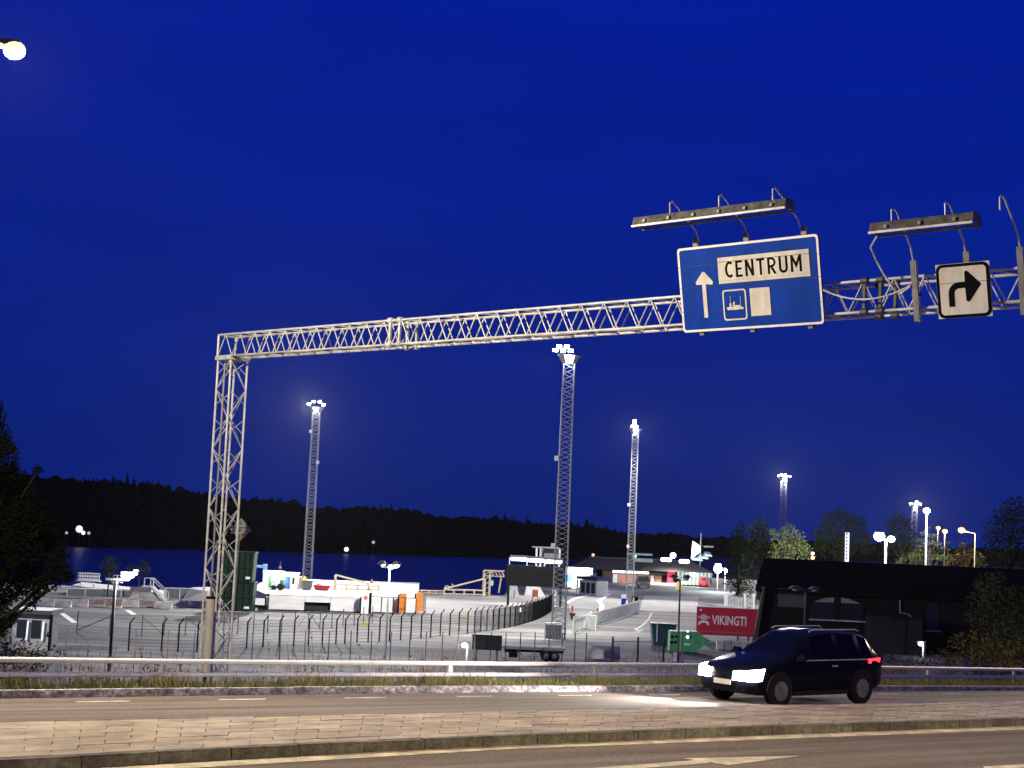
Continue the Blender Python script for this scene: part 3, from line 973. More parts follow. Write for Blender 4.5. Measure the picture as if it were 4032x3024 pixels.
mast(1207, 2317, 28.6, 'floodlight mast standing behind the grey skip at the quay edge', boxes=((-.7, 25.5), (.75, 20.5)), energy=3.2e5, target=(-48, 200, 0))
mast(2197, 2516, 28.4, 'tallest, nearest floodlight mast, just right of the dark billboard', heads=((-1.5, 0), (-.7, 0), (.1, 0), (-1.1, 1), (-.3, 1)), boxes=((-.9, 18.5), (-.9, 9.5)), spot=150, energy=1.9e5, target=(-28, 186, 0))
mast(2478, 2362, 28.0, 'thin floodlight mast rising in front of the low terminal building', heads=((-.6, 0), (.1, 0), (-.2, 1), (-.2, 2)), boxes=((-.7, 16), (-.6, 9.0)), energy=1.2e5, target=(20, 230, 0), wd=1.1)
b4 = P(3079, 2180, 430); b4.z = 0
mast(0, 0, zat(3084, 1874, 430) - 1.4, 'distant floodlight mast above the lit treetop', base=b4, heads=((-1.6, 0), (-.5, 0), (.6, 0), (-.8, 1), (.3, 1), (1.5, 0)), wd=1.6, top=6000, energy=2e5, target=(30, 330, 0), boxes=((-.9, 24),))
b5 = P(3598, 2160, 330); b5.z = 0
mast(0, 0, zat(3600, 1990, 330) - 1.0, 'short floodlight mast top, left of the pair above the shed roof', base=b5, heads=((-1, 0), (0, 0), (1, 0), (.4, 1)), wd=1.1, energy=1.5e5, target=(80, 260, 0))

mast(0, 0, 27.5, 'added unseen floodlight mast on the near side of the harbour lot, beyond the left edge', base=Vector((-70, 92, 0)), energy=2.0e5, target=(18, 150, 1.5), spot=52)  # mast added out of view to light the fronts facing the camera

def pole_lamp(px, pyb, ztop, label, heads, energy, warm=False, base=None, rad=0.13, col=None, name='lamp_post', pm=STEEL):
    b = base or G(px, pyb)
    t = thing(name, label, 'lamp post', b)
    obj('pole', MB().tube((0, 0, 0), (0, 0, ztop), rad, 8, rad * .6), pm, t)
    c = col or ((1.0, 0.62, 0.2) if warm else (0.95, 0.97, 1.0))
    em = emat('amber_lamp_glow', (1.0, 0.50, 0.10), 2.0) if warm else FLOOD
    for hx, hz, hr in heads:
        obj('arm', MB().tube((0, 0, ztop), (hx, 0, ztop + hz), rad * .5, 6), pm, t)
        lh = obj('lamp_head', MB().tube((hx, .2, ztop + hz + hr * .55), (hx, .2, ztop + hz + hr * .8), hr * .7, 10, hr * .3), DSTEEL, t)
        obj('lamp_glass', MB().ball((hx, -.1, ztop + hz + hr * .1), hr * .68, 12, 8, 0.85), em, lh, smooth=True)
    if energy:
        light('lamp_light', 'POINT', (heads[0][0], -heads[0][2] - .4, ztop - .3), energy, c, 0.3, t)
    return t
def at_depth(px, Y, z=0.0):
    p = P(px, 2200, Y)
    return Vector((p.x, Y, z))
pole_lamp(0, 0, zat(3645, 2015, 250), 'tall pale lamp post with one bright head behind the shed roof', ((0, 0.1, 0.8),), 3e4, base=at_depth(3645, 250), rad=.22)
tl = pole_lamp(0, 0, zat(3485, 2124, 222), 'brightest twin-headed lamp post standing just behind the shed roof', ((-1.0, 0.3, 1.15), (.75, 0, .75)), 2.4e4, base=at_depth(3487, 222), rad=.22)
light('back_beam', 'SPOT', (-1.0, 1.6, zat(3485, 2124, 222)), 1.6e5, (1, 1, .96), .4, tl, target=Vector((46, 262, 9)) - tl.location, spot=R(60), blend=.8)  # extra spot added to light the treetop behind
pole_lamp(0, 0, zat(3690, 2080, 420), 'upper of two small amber lamps close together, right of the tall lamp post', ((0, 0, .9),), 4e3, True, base=at_depth(3691, 420))
pole_lamp(0, 0, zat(3718, 2093, 360), 'lower of two small amber lamps close together, right of the tall lamp post', ((0, 0, .9),), 4e3, True, base=at_depth(3718, 360))
pole_lamp(0, 0, zat(3832, 2100, 230), 'amber lamp on a bent arm beside the big dark round tree', ((-2.1, 0.35, .75),), 7e3, True, base=at_depth(3838, 230), pm=GSTEEL)

# ---- lamp posts on the lot (twin globes / flat heads)
def twin_lamp(px, pyb, pyt, label, lit, energy, flat=False, hs=1.0):
    b, _, h = bb(px - 1, px + 1, pyt, pyb)
    t = thing('lamp_post', label, 'lamp post', b)
    obj('pole', MB().tube((0, 0, 0), (0, 0, h), 0.10, 8, 0.07), DSTEEL if not lit else GSTEEL, t)
    obj('crossbar', MB().tube((-1.1 * hs, 0, h), (1.1 * hs, 0, h), 0.05, 6), DSTEEL, t)
    for s in (-1, 1):
        hd = obj('lamp_head', MB().tube((s * .95 * hs, 0, h + .22), (s * .95 * hs, 0, h + .5), 0.75 * hs, 10, 0.3 * hs), DSTEEL, t)
        on = lit and (s == 1 or lit == 2)
        obj('lamp_glass', MB().ball((s * .95 * hs, 0, h + .16), 0.38 * hs, 10, 6, 0.6), FLOODW if on else mat('unlit_lamp_glass', (0.2, 0.2, 0.2), 0.3), hd, smooth=True)
    if lit:
        obj('lamp_glass', MB().ball((.2 * hs, -.3, h + .02), 0.42 * hs, 10, 6, 0.7), FLOODW, t, smooth=True)
        light('lamp_light', 'POINT', (.8 * hs, -.8, h - .3), energy, (1, 0.97, 0.95), 0.3, t)
    return t
def lamp_leftlot():
    b, _, h = bb(429, 431, 2290, 2640)
    t = thing('lamp_post', 'dark lamp post in front of the white rack, its lit heads pointing right', 'lamp post', b)
    obj('pole', MB().tube((0, 0, 0), (0, 0, h), 0.12, 8, 0.1), BLACK, t)
    obj('painted_edge_light', MB().tube((.12, -.03, 0), (.10, -.03, h), 0.03, 6), GSTEEL, t)  # paler strip paints the light along the dark pole's right edge
    obj('crossbar', MB().obox((.1, 0, h + .02), (0.75, 0, 0), (0, .12, 0), (0, 0, .07)), DSTEEL, t)
    for x, z, r in ((.6, .3, .24), (.85, .1, .2), (1.15, .3, .18), (1.4, .48, .15)):
        hd = obj('lamp_head', MB().obox((x, .15, z + h + .2), (r, 0, 0), (0, .2, 0), (0, 0, .08)), DSTEEL, t)
        obj('lamp_glass', MB().ball((x, 0, h + z), r * .95, 10, 6, 0.75), FLOODW, hd, smooth=True)
    light('lamp_light', 'POINT', (1.1, -.7, h + .4), 3000, (1, 0.96, 0.95), 0.3, t)
lamp_leftlot()
twin_lamp(1516, 2595, 2240, 'lamp post with lit globes standing against the water', 1, 3000, hs=.62)
twin_lamp(2668, 2605, 2290, 'unlit dark lamp post in front of the pale paving, left of the red sign', 0, 0, hs=.6)
twin_lamp(3165, 2580, 2332, 'unlit twin-headed lamp post in front of the dark shed', 0, 0, hs=1.0)
def low_lamp(px, py, pyb, label, side):
    b = G(px, pyb)
    h = (pyb - py) * b.y / F
    t = thing('low_lamp', label, 'lamp post', b)
    obj('pole', MB().tube((side * .25, 0, 0), (side * .25, 0, h - .1), 0.09, 8), WHITE, t)
    obj('hood', MB().obox((0, .06, h + .16), (.42, 0, 0), (0, .25, 0), (0, 0, .07)), DSTEEL, t)
    obj('lamp_glass', MB().ball((0, -.05, h), .27, 10, 6, 0.85), FLOODW, t, smooth=True)
    light('lamp_light', 'POINT', (0, -.7, h), 90, (1, 1, 1), 0.2, t)
low_lamp(1826, 2541, 2606, 'knee-high lamp with a round lit head by the dark board', 1)
low_lamp(3624, 2535, 2590, 'low lamp with a round lit head below the bent drainpipe', 1)

# ---- fences
def fence(name, label, posts, h, m, arm=0.0, r=0.05, wires=(), braces=(), wr=0.009):
    pts_ = [G(x, y) for x, y in posts]
    c = pts_[len(pts_) // 2]
    t = thing(name, label, 'fence', c)
    for p in pts_:
        q = p - c
        po = obj('post', MB().tube(q, q + UP * h, r, 6), m, t)
        if arm:
            obj('arm', MB().tube(q + UP * (h - .02), q + Vector((arm, .05, h + .42)), r * .85, 5), m, po)
    for z in wires:
        mb = MB()
        for a, b_ in zip(pts_[:-1], pts_[1:]):
            mb.tube(a - c + UP * z, b_ - c + UP * z, wr, 4, cap=False)
        obj('wire', mb, m, t)
    for i, j in braces:
        a, b_ = pts_[i] - c, pts_[j] - c
        obj('brace', MB().tube(a + UP * (h - .15), b_ + UP * .1, r * .7, 5), m, t)
    return t
FA = [(505, 2563), (635, 2566), (700, 2568), (775, 2566), (838, 2562), (905, 2558), (970, 2554), (1035, 2548), (1098, 2545), (1156, 2543), (1214, 2539), (1268, 2539), (1322, 2537), (1357, 2536), (1405, 2531), (1449, 2530), (1493, 2528), (1533, 2526), (1577, 2521), (1617, 2518), (1657, 2514), (1695, 2511), (1733, 2505), (1770, 2503), (1806, 2499), (1840, 2496), (1867, 2492), (1892, 2488), (1916, 2485), (1940, 2482), (1963, 2478), (1986, 2474), (2007, 2470), (2027, 2466), (2046, 2461), (2064, 2456), (2081, 2451), (2097, 2446), (2112, 2441), (2126, 2435), (2140, 2428), (2153, 2420), (2166, 2411), (2178, 2402)]
fa = fence('security_fence', 'dark security fence with cranked post tops curving across the lot', FA, 2.25, BLACK, 0.32, 0.065, [0.1 + .27 * k for k in range(9)], (), 0.012)
FB = [(303, 2486), (431, 2502), (557, 2504), (645, 2504), (729, 2504), (815, 2502), (880, 2500), (935, 2497), (997, 2494), (1053, 2492), (1108, 2490), (1160, 2486), (1213, 2478), (1259, 2476), (1306, 2472), (1350, 2467), (1394, 2463), (1430, 2458), (1465, 2455)]
fb = fence('wire_fence', 'grey wire fence with diagonal braces behind the security fence', FB, 1.85, mat('fence_grey', (0.09, 0.09, 0.09), 0.6), 0, 0.055, [0.05, 0.6, 1.2, 1.8], ((1, 0), (2, 3), (4, 5), (12, 11), (12, 13)), 0.014)
FC = [(255, 2600), (392, 2612), (527, 2614), (655, 2612), (760, 2612), (875, 2610), (989, 2610), (1099, 2610), (1197, 2608), (1291, 2608), (1377, 2608), (1458, 2607), (1535, 2607), (1610, 2607), (1674, 2606), (1739, 2606), (1800, 2606), (1866, 2606), (1929, 2606), (1988, 2606), (2046, 2606), (2103, 2606), (2159, 2606), (2211, 2606), (2261, 2606), (2306, 2606)]
fc = fence('near_fence', 'straight thin-post fence nearest the guard rail', FC, 2.45, mat('thin_post_grey', (0.14, 0.135, 0.14), 0.6, 0.1), 0, 0.045, [0.05, 0.8, 1.6, 2.4], (), 0.008)
bars = MB()
pz = [G(x, y) for x, y in FA]
for a, b_ in zip(pz[26:-1], pz[27:]):
    n_ = max(2, int((b_ - a).length / .3))
    for k in range(n_):
        q = a.lerp(b_, k / n_) - fa.location
        bars.tube(q, q + UP * 2.3, .035, 4)
o = obj('fence_bars', bars, BLACK, fa); o['kind'] = 'stuff'
msh = MB()
for a, b_ in zip(pz[:26], pz[1:27]):
    n_ = max(4, int((b_ - a).length / .16))
    for k in range(n_):
        q = a.lerp(b_, k / n_) - fa.location
        msh.tube(q, q + UP * 2.2, .006, 3, cap=False)
o = obj('wire_mesh', msh, GSTEEL, fa); o['kind'] = 'stuff'
for (x, y, lab) in ((1433, 2459, 'yellow notice plate on the security fence below the round red mark'), (1826, 2436, 'small orange-yellow notice plate at the right end of the security fence')):
    p = G(x, 2529 if x < 1500 else 2497)
    hgt = (p.y / F) * ((2529 if x < 1500 else 2497) - y)
    o = obj('notice_plate', MB().box(-.26, .26, -.12, -.09, hgt - .17, hgt + .17), YELLOW)
    o.location = p
    tag(o, lab, 'notice')
o = obj('notice_plate', MB().box(-.15, .15, -.12, -.09, 1.5, 2.0), WHITE); o.location = G(2044, 2461); tag(o, 'small white notice plate on the dense part of the security fence', 'notice')
# mesh panel gate at right front
pf = [(2410, 2606), (2510, 2606), (2612, 2606)]
pts_ = [G(*q) for q in pf]
t = thing('mesh_gate', 'wire mesh gate panel left of the unlit lamp post', 'gate', pts_[1])
for p in pts_:
    obj('post', MB().tube(p - pts_[1], p - pts_[1] + UP * 2.15, .09, 6), DSTEEL, t)
mb = MB()
a, b_ = pts_[0] - pts_[1], pts_[2] - pts_[1]
for k in range(46):
    q = a.lerp(b_, k / 45)
    mb.tube(q + UP * .1, q + UP * 1.7, .008, 4)
for k in range(14):
    mb.tube(a + UP * (.1 + k * .123), b_ + UP * (.1 + k * .123), .008, 4)
o = obj('wire_mesh', mb, GSTEEL, t); o['kind'] = 'stuff'
obj('top_bar', MB().tube(a + UP * 1.72, b_ + UP * 1.72, .035, 6), GSTEEL, t)
# galvanised palisade fence
PF = [(2257, 2500), (2290, 2487), (2325, 2474), (2360, 2462), (2395, 2450), (2430, 2440), (2462, 2430), (2490, 2421), (2514, 2413)]
pts_ = [G(*q) for q in PF]
t = thing('palisade_fence', 'pale galvanised palisade fence running away beside the driveway', 'fence', pts_[0])
for p in pts_:
    obj('post', MB().tube(p - pts_[0], p - pts_[0] + UP * 1.95, .07, 6), STEEL, t)
for p, q in zip(pts_[:-1], pts_[1:]):
    mb = MB(); n_ = max(5, int((q - p).length / .34))
    for k in range(n_):
        c = p.lerp(q, (k + .5) / n_) - pts_[0]
        mb.obox(c + UP * .95, (.022, .02, 0), (-.010, .012, 0), UP * .8)
    mb.tube(p - pts_[0] + UP * .3, q - pts_[0] + UP * .3, .03, 4).tube(p - pts_[0] + UP * 1.6, q - pts_[0] + UP * 1.6, .03, 4)
    o = obj('fence_panel', mb, STEEL, t); o['kind'] = 'stuff'
def barrier_frame(px0, px1, pyt, pyb, label, m=GSTEEL):
    b, w_, h = bb(px0, px1, pyt, pyb)
    t = thing('barrier_panel', label, 'barrier', b)
    obj('frame', MB().path([Vector((-w_/2, 0, 0)), Vector((-w_/2, 0, h)), Vector((w_/2, 0, h)), Vector((w_/2, 0, 0))], .05, 6), STEEL, t)
    mb = MB()
    for k in range(12):
        x = -w_/2 + w_ * (k + .5) / 12
        mb.tube((x, 0, .1), (x, 0, h), .02, 4)
    o = obj('bars', mb, STEEL, t); o['kind'] = 'stuff'
    obj('sheet', MB().box(-w_ * .46, w_ * .46, .03, .05, .15, h * .9), m, t)
barrier_frame(2145, 2212, 2455, 2522, 'grey sheeted barrier panel at the foot of the nearest floodlight mast', mat('grey_tarp', (0.1, 0.105, 0.12), 0.7))
barrier_frame(2308, 2345, 2424, 2482, 'pale barrier frame at the start of the palisade fence')
# gate frames before the white wall
for x0, x1, yt, yb, lab in ((1455, 1545, 2352, 2418, 'thin steel gate frame, left of the orange pillars'), (1548, 1636, 2355, 2420, 'dark steel gate frame around the left orange pillar')):
    b, w_, h = bb(x0, x1, yt, yb)
    t = thing('gate_frame', lab, 'gate', b)
    for s in (-1, 0, 1):
        obj('upright', MB().tube((s * w_/2, 0, 0), (s * w_/2, 0, h), .07, 6), DSTEEL, t)
    obj('crossbar', MB().tube((-w_/2, 0, h), (w_/2, 0, h), .05, 6), DSTEEL, t)
    obj('crossbar', MB().tube((-w_/2, 0, h*.1), (w_/2, 0, h*.1), .05, 6), DSTEEL, t)

# ---- raised white quay wall with dark opening and buttresses
q0, q1 = G(1052, 2402), G(1425, 2413)
wl = thing('quay_apron_wall', 'long white quay wall with a dark rectangular opening and black buttresses', 'wall', q0)
WALLM = mat('white_rendered_wall', (0.6, 0.59, 0.57), 0.85, 0, 0.2, 0.5, 0.15, 8, 0.2, (0.3, 1, 3))
d = q1 - q0; Lw = d.length; ed = d.normalized(); en = Vector((-ed.y, ed.x, 0))
Hw = 1.85
f0, f1 = 0.385, 0.66
for a, b_, z0 in ((0.01, f0, .12), (f0, f1, 1.1), (f1, .985, .12)):
    obj('wall_panel', MB().obox(ed * (Lw * (a + b_) / 2) + en * .3 + UP * ((z0 + Hw) / 2), ed * (Lw * (b_ - a) / 2 - .02), en * .3, UP * ((Hw - z0) / 2)), WALLM, wl)
obj('opening_back', MB().obox(ed * (Lw * (f0 + f1) / 2) + en * .55 + UP * .55, ed * (Lw * (f1 - f0) / 2), en * .05, UP * .54), mat('dark_opening', (0.012, 0.016, 0.013), 0.8), wl)
obj('plinth', MB().obox(ed * (Lw * .5) + en * .28 + UP * .05, ed * (Lw * .5), en * .36, UP * .06), BLACK, wl)
for a in (0.0, .99):
    obj('buttress', MB().obox(ed * (Lw * a) - en * .12 + UP * (Hw * .54), ed * .13, en * .2, UP * (Hw * .54)), mat('black_purple_post', (0.012, 0.008, 0.02), 0.6), wl)
obj('coping', MB().obox(ed * (Lw * .5) + en * .42 + UP * (Hw + .05), ed * (Lw * .5 - .05), en * .5, UP * .05), WHITE, wl)
# apron behind the wall
ap = [q0 + en * .9, q1 + en * .9, G(1640, 2415) + en * .5, G(1640, 2336) - en * 2, G(1050, 2322) - en * 2, G(985, 2370)]
APM = mat('bright_quay_concrete', (0.5, 0.5, 0.48), 0.85, 0, 0.15, 0.6)
struct('quay_apron', MB().prism([(p.x, p.y) for p in ap], (0, 0, 0.01), (1, 0, 0), (0, 1, 0), (0, 0, Hw - .05)), APM)
# lit paved slope right of it
struct('pale_quay_paving', MB().poly([G(x, y, 0.01) for x, y in ((1642, 2412), (1905, 2425), (2140, 2400), (2200, 2330), (1992, 2348), (1642, 2340))]), mat('pale_quay_paving', (0.24, 0.23, 0.22), 0.9, 0, 0.25, 0.35, 0.1, 8, 0.2, (0.4, 2, 1)))
b, w_, h = bb(1422, 1450, 2335, 2416)
t = thing('white_pillar', 'white pillar with a round red mark at the end of the quay wall', 'pillar', b)
obj('shaft', MB().box(-w_/2, w_/2, -.3, .3, 0, h), WHITE, t)
obj('mark', MB().tube((0.05, -.3, h * .76), (0.05, -.33, h * .76), .27, 12), mat('pinkish_red_mark', (0.7, 0.12, 0.14), 0.6), t)
obj('side_strip', MB().box(w_/2 + .02, w_/2 + .3, -.2, .2, 0, h * 1.0), BLACK, t)
for x0, x1, yt, yb, lab in ((1571, 1597, 2340, 2416, 'orange pillar inside the steel gate frame'), (1637, 1663, 2336, 2411, 'orange pillar with a dark left edge, right of the gate frames')):
    b, w_, h = bb(x0, x1, yt, yb)
    t = thing('orange_pillar', lab, 'pillar', b, group='orange gate pillars')
    obj('shaft', MB().box(-w_/2, w_/2, -.35, .35, .1, h), ORANGE, t)
    obj('foot', MB().box(-w_/2 - .08, w_/2 + .08, -.42, .42, 0, .12), CONC, t)
    obj('top', MB().box(-w_/2 - .04, w_/2 + .04, -.38, .38, h, h + .06), GSTEEL, t)
    obj('edge_post', MB().tube((-w_/2 - .15, -.2, 0), (-w_/2 - .12, -.2, h * .97), .1, 6), BLACK, t)

# ---- things on the apron (level Hw)
AZ = Hw - .04
b, w_, h = bb(1035, 1165, 2254, 2318, AZ)
t = thing('site_cabin', 'white site cabin with green and blue doors on the quay', 'cabin', b)
obj('wall', MB().box(-w_/2, w_/2, 0, 2.6, 0, h * .92), WHITE, t)
obj('roof', MB().box(-w_/2 - .1, w_ * .05, -.15, 2.8, h * .94, h * 1.04), WHITE, t)
obj('roof', MB().box(w_ * .05 + .01, w_/2 + .1, -.12, 2.8, h * .9, h * .98), WHITE, t)
obj('door', MB().box(-w_ * .33, -w_ * .05, -.06, -.01, 0, h * .72), GREENS, t)
obj('door', MB().box(w_ * .13, w_ * .31, -.06, -.01, 0, h * .74), mat('blue_door', (0.02, 0.05, 0.16), 0.6), t)
obj('window', MB().box(w_ * .37, w_ * .44, -.05, -.01, h * .3, h * .7), glass('dark_glass'), t)
obj('window', MB().box(-w_ * .30, -w_ * .1, -.075, -.061, h * .45, h * .68), mat('pale_green_pane', (0.3, 0.42, 0.32), 0.3), t)
obj('drainpipe', MB().tube((-w_ * .0, -.1, 0), (-w_ * .0, -.1, h * .9), .12, 6), WHITE, t)
obj('wall_lamp', MB().ball((w_ * .06, -.25, h * .62), .2, 8, 5), emat('greenish_lamp', (0.75, 1.0, 0.55), 8), t)
light('wall_light', 'POINT', (w_ * .06, -1.0, h * .6), 450, (0.8, 1, 0.7), .2, t)
# small green tractor in front of it
b, w_, h = bb(1058, 1118, 2280, 2322, AZ)
t = thing('tractor', 'small green tractor with white bonnet parked before the cabin', 'tractor', b)
obj('body', MB().box(-w_ * .4, w_ * .2, -.5, .5, h * .25, h * .62), GREENS, t)
obj('bonnet', MB().box(-w_ * .32, w_ * .14, -.7, -.5, h * .35, h * .7), WHITE, t)
obj('cab', MB().box(w_ * .2, w_ * .45, -.5, .5, h * .25, h * .95), GREENS, t)
for x, r_ in ((-w_ * .15, h * .22), (w_ * .3, h * .3)):
    obj('wheel', MB().tube((x, -.75, r_), (x, -.45, r_), r_, 14), RUBBER, t)
    obj('wheel', MB().tube((x, .45, r_), (x, .75, r_), r_, 14), RUBBER, t)
# red-white beacon tower, blue frame, skips, planter
b = P(1098, 2320, 262); b.z = -1.0
t = thing('beacon_tower', 'small red and white banded beacon tower behind the cabin', 'beacon', b)
ht = zat(1098, 2208, 262) - b.z
for k in range(9):
    obj('band', MB().tube((0, 0, ht * (.1 + .08 * k)), (0, 0, ht * (.1 + .08 * (k + 1)) - .02), .34 - .008 * k, 8), RED if k % 2 else WHITE, t)
obj('base', MB().tube((0, 0, 0), (0, 0, ht * .1), .45, 8), CONC, t)
obj('lantern', MB().tube((0, 0, ht * .82), (0, 0, ht), .16, 8, .06), GSTEEL, t)
b, w_, h = bb(992, 1047, 2222, 2300, AZ)
t = thing('blue_frame', 'light blue portal frame at the water behind the green containers', 'frame', b)
SKYB = mat('light_blue_paint', (0.25, 0.5, 0.8), 0.5)
obj('upright', MB().box(w_/2 - .5, w_/2, -.25, .25, 0, h), SKYB, t)
obj('beam', MB().box(-w_/2, w_/2 - .5, -.2, .2, h - .5, h - .15), SKYB, t)
obj('upright', MB().box(-w_/2 - .3, -w_/2, -.2, .2, 0, h - .15), SKYB, t)
def skip(px0, px1, pyt, pyb, label, m, z=0.0, lid=None, name='skip', slope=.12):
    b, w_, h = bb(px0, px1, pyt, pyb, z)
    t = thing(name, label, 'skip', b)
    dp = min(2.2, w_ * .6)
    ins = w_ * slope
    bt = [(-w_/2 + ins, -dp/2, .08), (w_/2 - ins, -dp/2, .08), (w_/2 - ins, dp/2, .08), (-w_/2 + ins, dp/2, .08)]
    tp = [(-w_/2, -dp/2, h), (w_/2, -dp/2, h), (w_/2, dp/2, h), (-w_/2, dp/2, h)]
    obj('tub', MB().hexa(bt + tp), m, t)
    for k in range(4):
        f = (k + .5) / 4 - .5
        obj('rib', MB().obox((f * w_ * .86, -dp/2 - .04, h * .5), (.05, 0, 0), (0, .05, 0), (0, 0, h * .42)), m, t)
    obj('rim', MB().box(-w_/2 - .06, w_/2 + .06, -dp/2 - .06, dp/2 + .06, h - .1, h), m, t)
    obj('foot', MB().box(-w_ * .3, w_ * .3, -dp * .4, dp * .4, 0, .1), DSTEEL, t)
    if lid:
        obj('load', MB().hexa([(-w_ * .45, -dp * .4, h), (w_ * .05, -dp * .4, h), (w_ * .05, dp * .4, h), (-w_ * .45, dp * .4, h), (-w_ * .28, -.1, h * 1.45), (-w_ * .2, -.1, h * 1.45), (-w_ * .2, .1, h * 1.45), (-w_ * .28, .1, h * 1.45)]), lid, t)
    return t
skip(1184, 1230, 2286, 2322, 'grey skip at the foot of the left floodlight mast', mat('grey_skip_paint', (0.13, 0.13, 0.14), 0.6), AZ, YELLOW)
skip(1235, 1300, 2305, 2324, 'low red skip with a pink heap on the quay', RED, AZ, mat('pink_sheet', (0.7, 0.3, 0.33), 0.7))
b, w_, h = bb(1172, 1186, 2274, 2316, AZ)
t = thing('cupboard', 'small brown and white cupboard between the cabin and the grey skip', 'cupboard', b)
obj('body', MB().box(-w_/2, w_/2, -.2, .3, 0, h), mat('brown_panel', (0.25, 0.17, 0.1), 0.7), t); obj('lid', MB().box(-w_ * .8, w_/2, -.25, .35, h, h + .12), WHITE, t)

# ---- beige pipe railings and ramps along the quay
def railing(label, px0, px1, pyt, pyb, z, n, hi=None, m=BEIGE, r=.13):
    p0, p1 = G(px0, pyb, z), G(px1, pyb + (px1 - px0) * .02, z)
    c = (p0 + p1) / 2
    h = (pyb - pyt) * c.y / F
    t = thing('pipe_railing', label, 'railing', c)
    obj('top_rail', MB().tube(p0 - c + UP * h, p1 - c + UP * h, r, 6), m, t)
    obj('bottom_rail', MB().tube(p0 - c + UP * .15, p1 - c + UP * .15, r * .8, 6), m, t)
    for k in range(n + 1):
        q = p0.lerp(p1, k / n) - c
        obj('post', MB().tube(q, q + UP * h, r, 6), m, t)
    if hi:
        a, za, zb = hi
        e0, e1 = (p0 - c, p1 - c) if a > 0 else (p1 - c, p0 - c)
        obj('ramp_pipe', MB().tube(e0 + UP * za, e1 + UP * zb, r, 6), m, t)
        obj('corner_post', MB().tube(e0, e0 + UP * za, r * 1.6, 6), m, t)
    return t
railing('beige pipe railing with a sloping ramp pipe, right of the red skip', 1318, 1452, 2302, 2322, AZ, 3, (1, 2.0, .9))
railing('short beige railing below the yellow triangle on the quay', 1454, 1492, 2308, 2326, AZ, 1)
railing('pale low railing left of the water lamp post', 1494, 1612, 2321, 2332, 0.6, 3, (1, 1.3, .4), r=.1)
railing('pale low railing right of the water lamp post', 1630, 1745, 2325, 2338, 0.6, 4, r=.1)
railing('beige railing below the orange-yellow cone sign', 1748, 1905, 2322, 2342, 0.6, 4, (-1, 2.6, .9))
for x, yt, yb, lab in ((1463, 2279, 2306, 'yellow triangular warning sign on the quay railing'), (1781, 2296, 2320, 'narrow orange-yellow cone sign on the quay railing')):
    b, _, h = bb(x - 8, x + 8, yt, yb, AZ)
    b = P(x, yb, 236)
    t = thing('warning_sign', lab, 'warning sign', b)
    s = (yb - yt) * 236 / F
    ww = .36 if x < 1500 else .26
    obj('plate', MB().prism([(-ww, .3 * s), (ww, .3 * s), (0, s)], (0, 0, 0), (1, 0, 0), (0, 0, 1), (0, .06, 0)), mat('ochre_sign', (0.5, 0.32, 0.08), 0.6), t)
    obj('post', MB().tube((0, .03, -1.0), (0, .03, .32 * s), .06, 6), GSTEEL, t)
for x, y, lab in ((1485, 2310, 'horseshoe-shaped mooring hoop left of the water lamp post'), (1760, 2322, 'horseshoe-shaped mooring hoop beside the orange-yellow cone sign')):
    b = P(x, y, 236)
    o = obj('mooring_hoop', MB().path([Vector((.34 * math.cos(R(a)), 0, .18 + .42 * math.sin(R(a)))) for a in range(-40, 221, 20)], .09, 6), STEEL)
    o.location = b
    tag(o, lab, 'mooring hoop')

# ---- left quay: barriers, slab, railings, stairs, rack
nb = 10
words = ['leftmost', 'second', 'third', 'fourth', 'fifth', 'sixth', 'seventh', 'eighth', 'ninth', 'last']
for k in range(nb):
    x0 = 150 + k * 66; x1 = x0 + 64
    yb = 2386 + .012 * (x0 - 150) + (4 if k % 3 == 1 else 0)
    b, w_, h = bb(x0, x1, yb - 27, yb)
    rz = random.uniform(-.04, .04)
    brown = k in (3, 4, 6)
    t = thing('concrete_barrier', ('brown-stained' if brown else 'pale') + ' concrete barrier, %s in the row from the left tree' % words[k], 'barrier', b, rz, 'concrete barriers in a row along the left lot')
    m_ = CONCD if brown else CONC
    obj('lower_body', MB().prism([(-.32, 0), (.32, 0), (.28, .22), (-.28, .22)], (-w_/2, 0, 0), (0, 1, 0), (0, 0, 1), (w_, 0, 0)), CONC, t)
    obj('upper_body', MB().prism([(-.27, .225), (.27, .225), (.12, h), (-.12, h)], (-w_/2, 0, 0), (0, 1, 0), (0, 0, 1), (w_, 0, 0)), m_, t)
f0_, f1_ = G(262, 2340), G(600, 2352)
bk = Vector((-.5, 9, 0))
mb = MB().hexa([f0_, f1_, f1_ + bk, f0_ + bk, f0_ + UP * 1.0, f1_ + UP * .35, f1_ + bk + UP * .55, f0_ + bk + UP * 1.25])
o = obj('concrete_slab', mb, LOTP, fix=True); tag(o, 'long pale sloping concrete slab below the white rack', 'slab')
def glass_rail(px0, px1, pyt, pyb, n, label):
    p0, p1 = G(px0, pyb), G(px1, pyb + 4)
    c = (p0 + p1) / 2
    h = (pyb - pyt) * c.y / F
    t = thing('mesh_railing', label, 'railing', c)
    for k in range(n + 1):
        q = p0.lerp(p1, k / n) - c
        obj('post', MB().tube(q, q + UP * h, .08, 6), STEEL, t)
    obj('top_rail', MB().tube(p0 - c + UP * h, p1 - c + UP * h, .06, 6), STEEL, t)
    for k in range(n):
        a, b_ = p0.lerp(p1, k / n) - c, p0.lerp(p1, (k + 1) / n) - c
        obj('panel', MB().hexa([a + UP * .1, b_ + UP * .1, b_ + UP * .1 + Vector((0, .04, 0)), a + UP * .1 + Vector((0, .04, 0)), a + UP * (h - .1), b_ + UP * (h - .1), b_ + UP * (h - .1) + Vector((0, .04, 0)), a + UP * (h - .1) + Vector((0, .04, 0))]), mat('grey_blue_mesh', (0.09, 0.1, 0.115), 0.6), t)
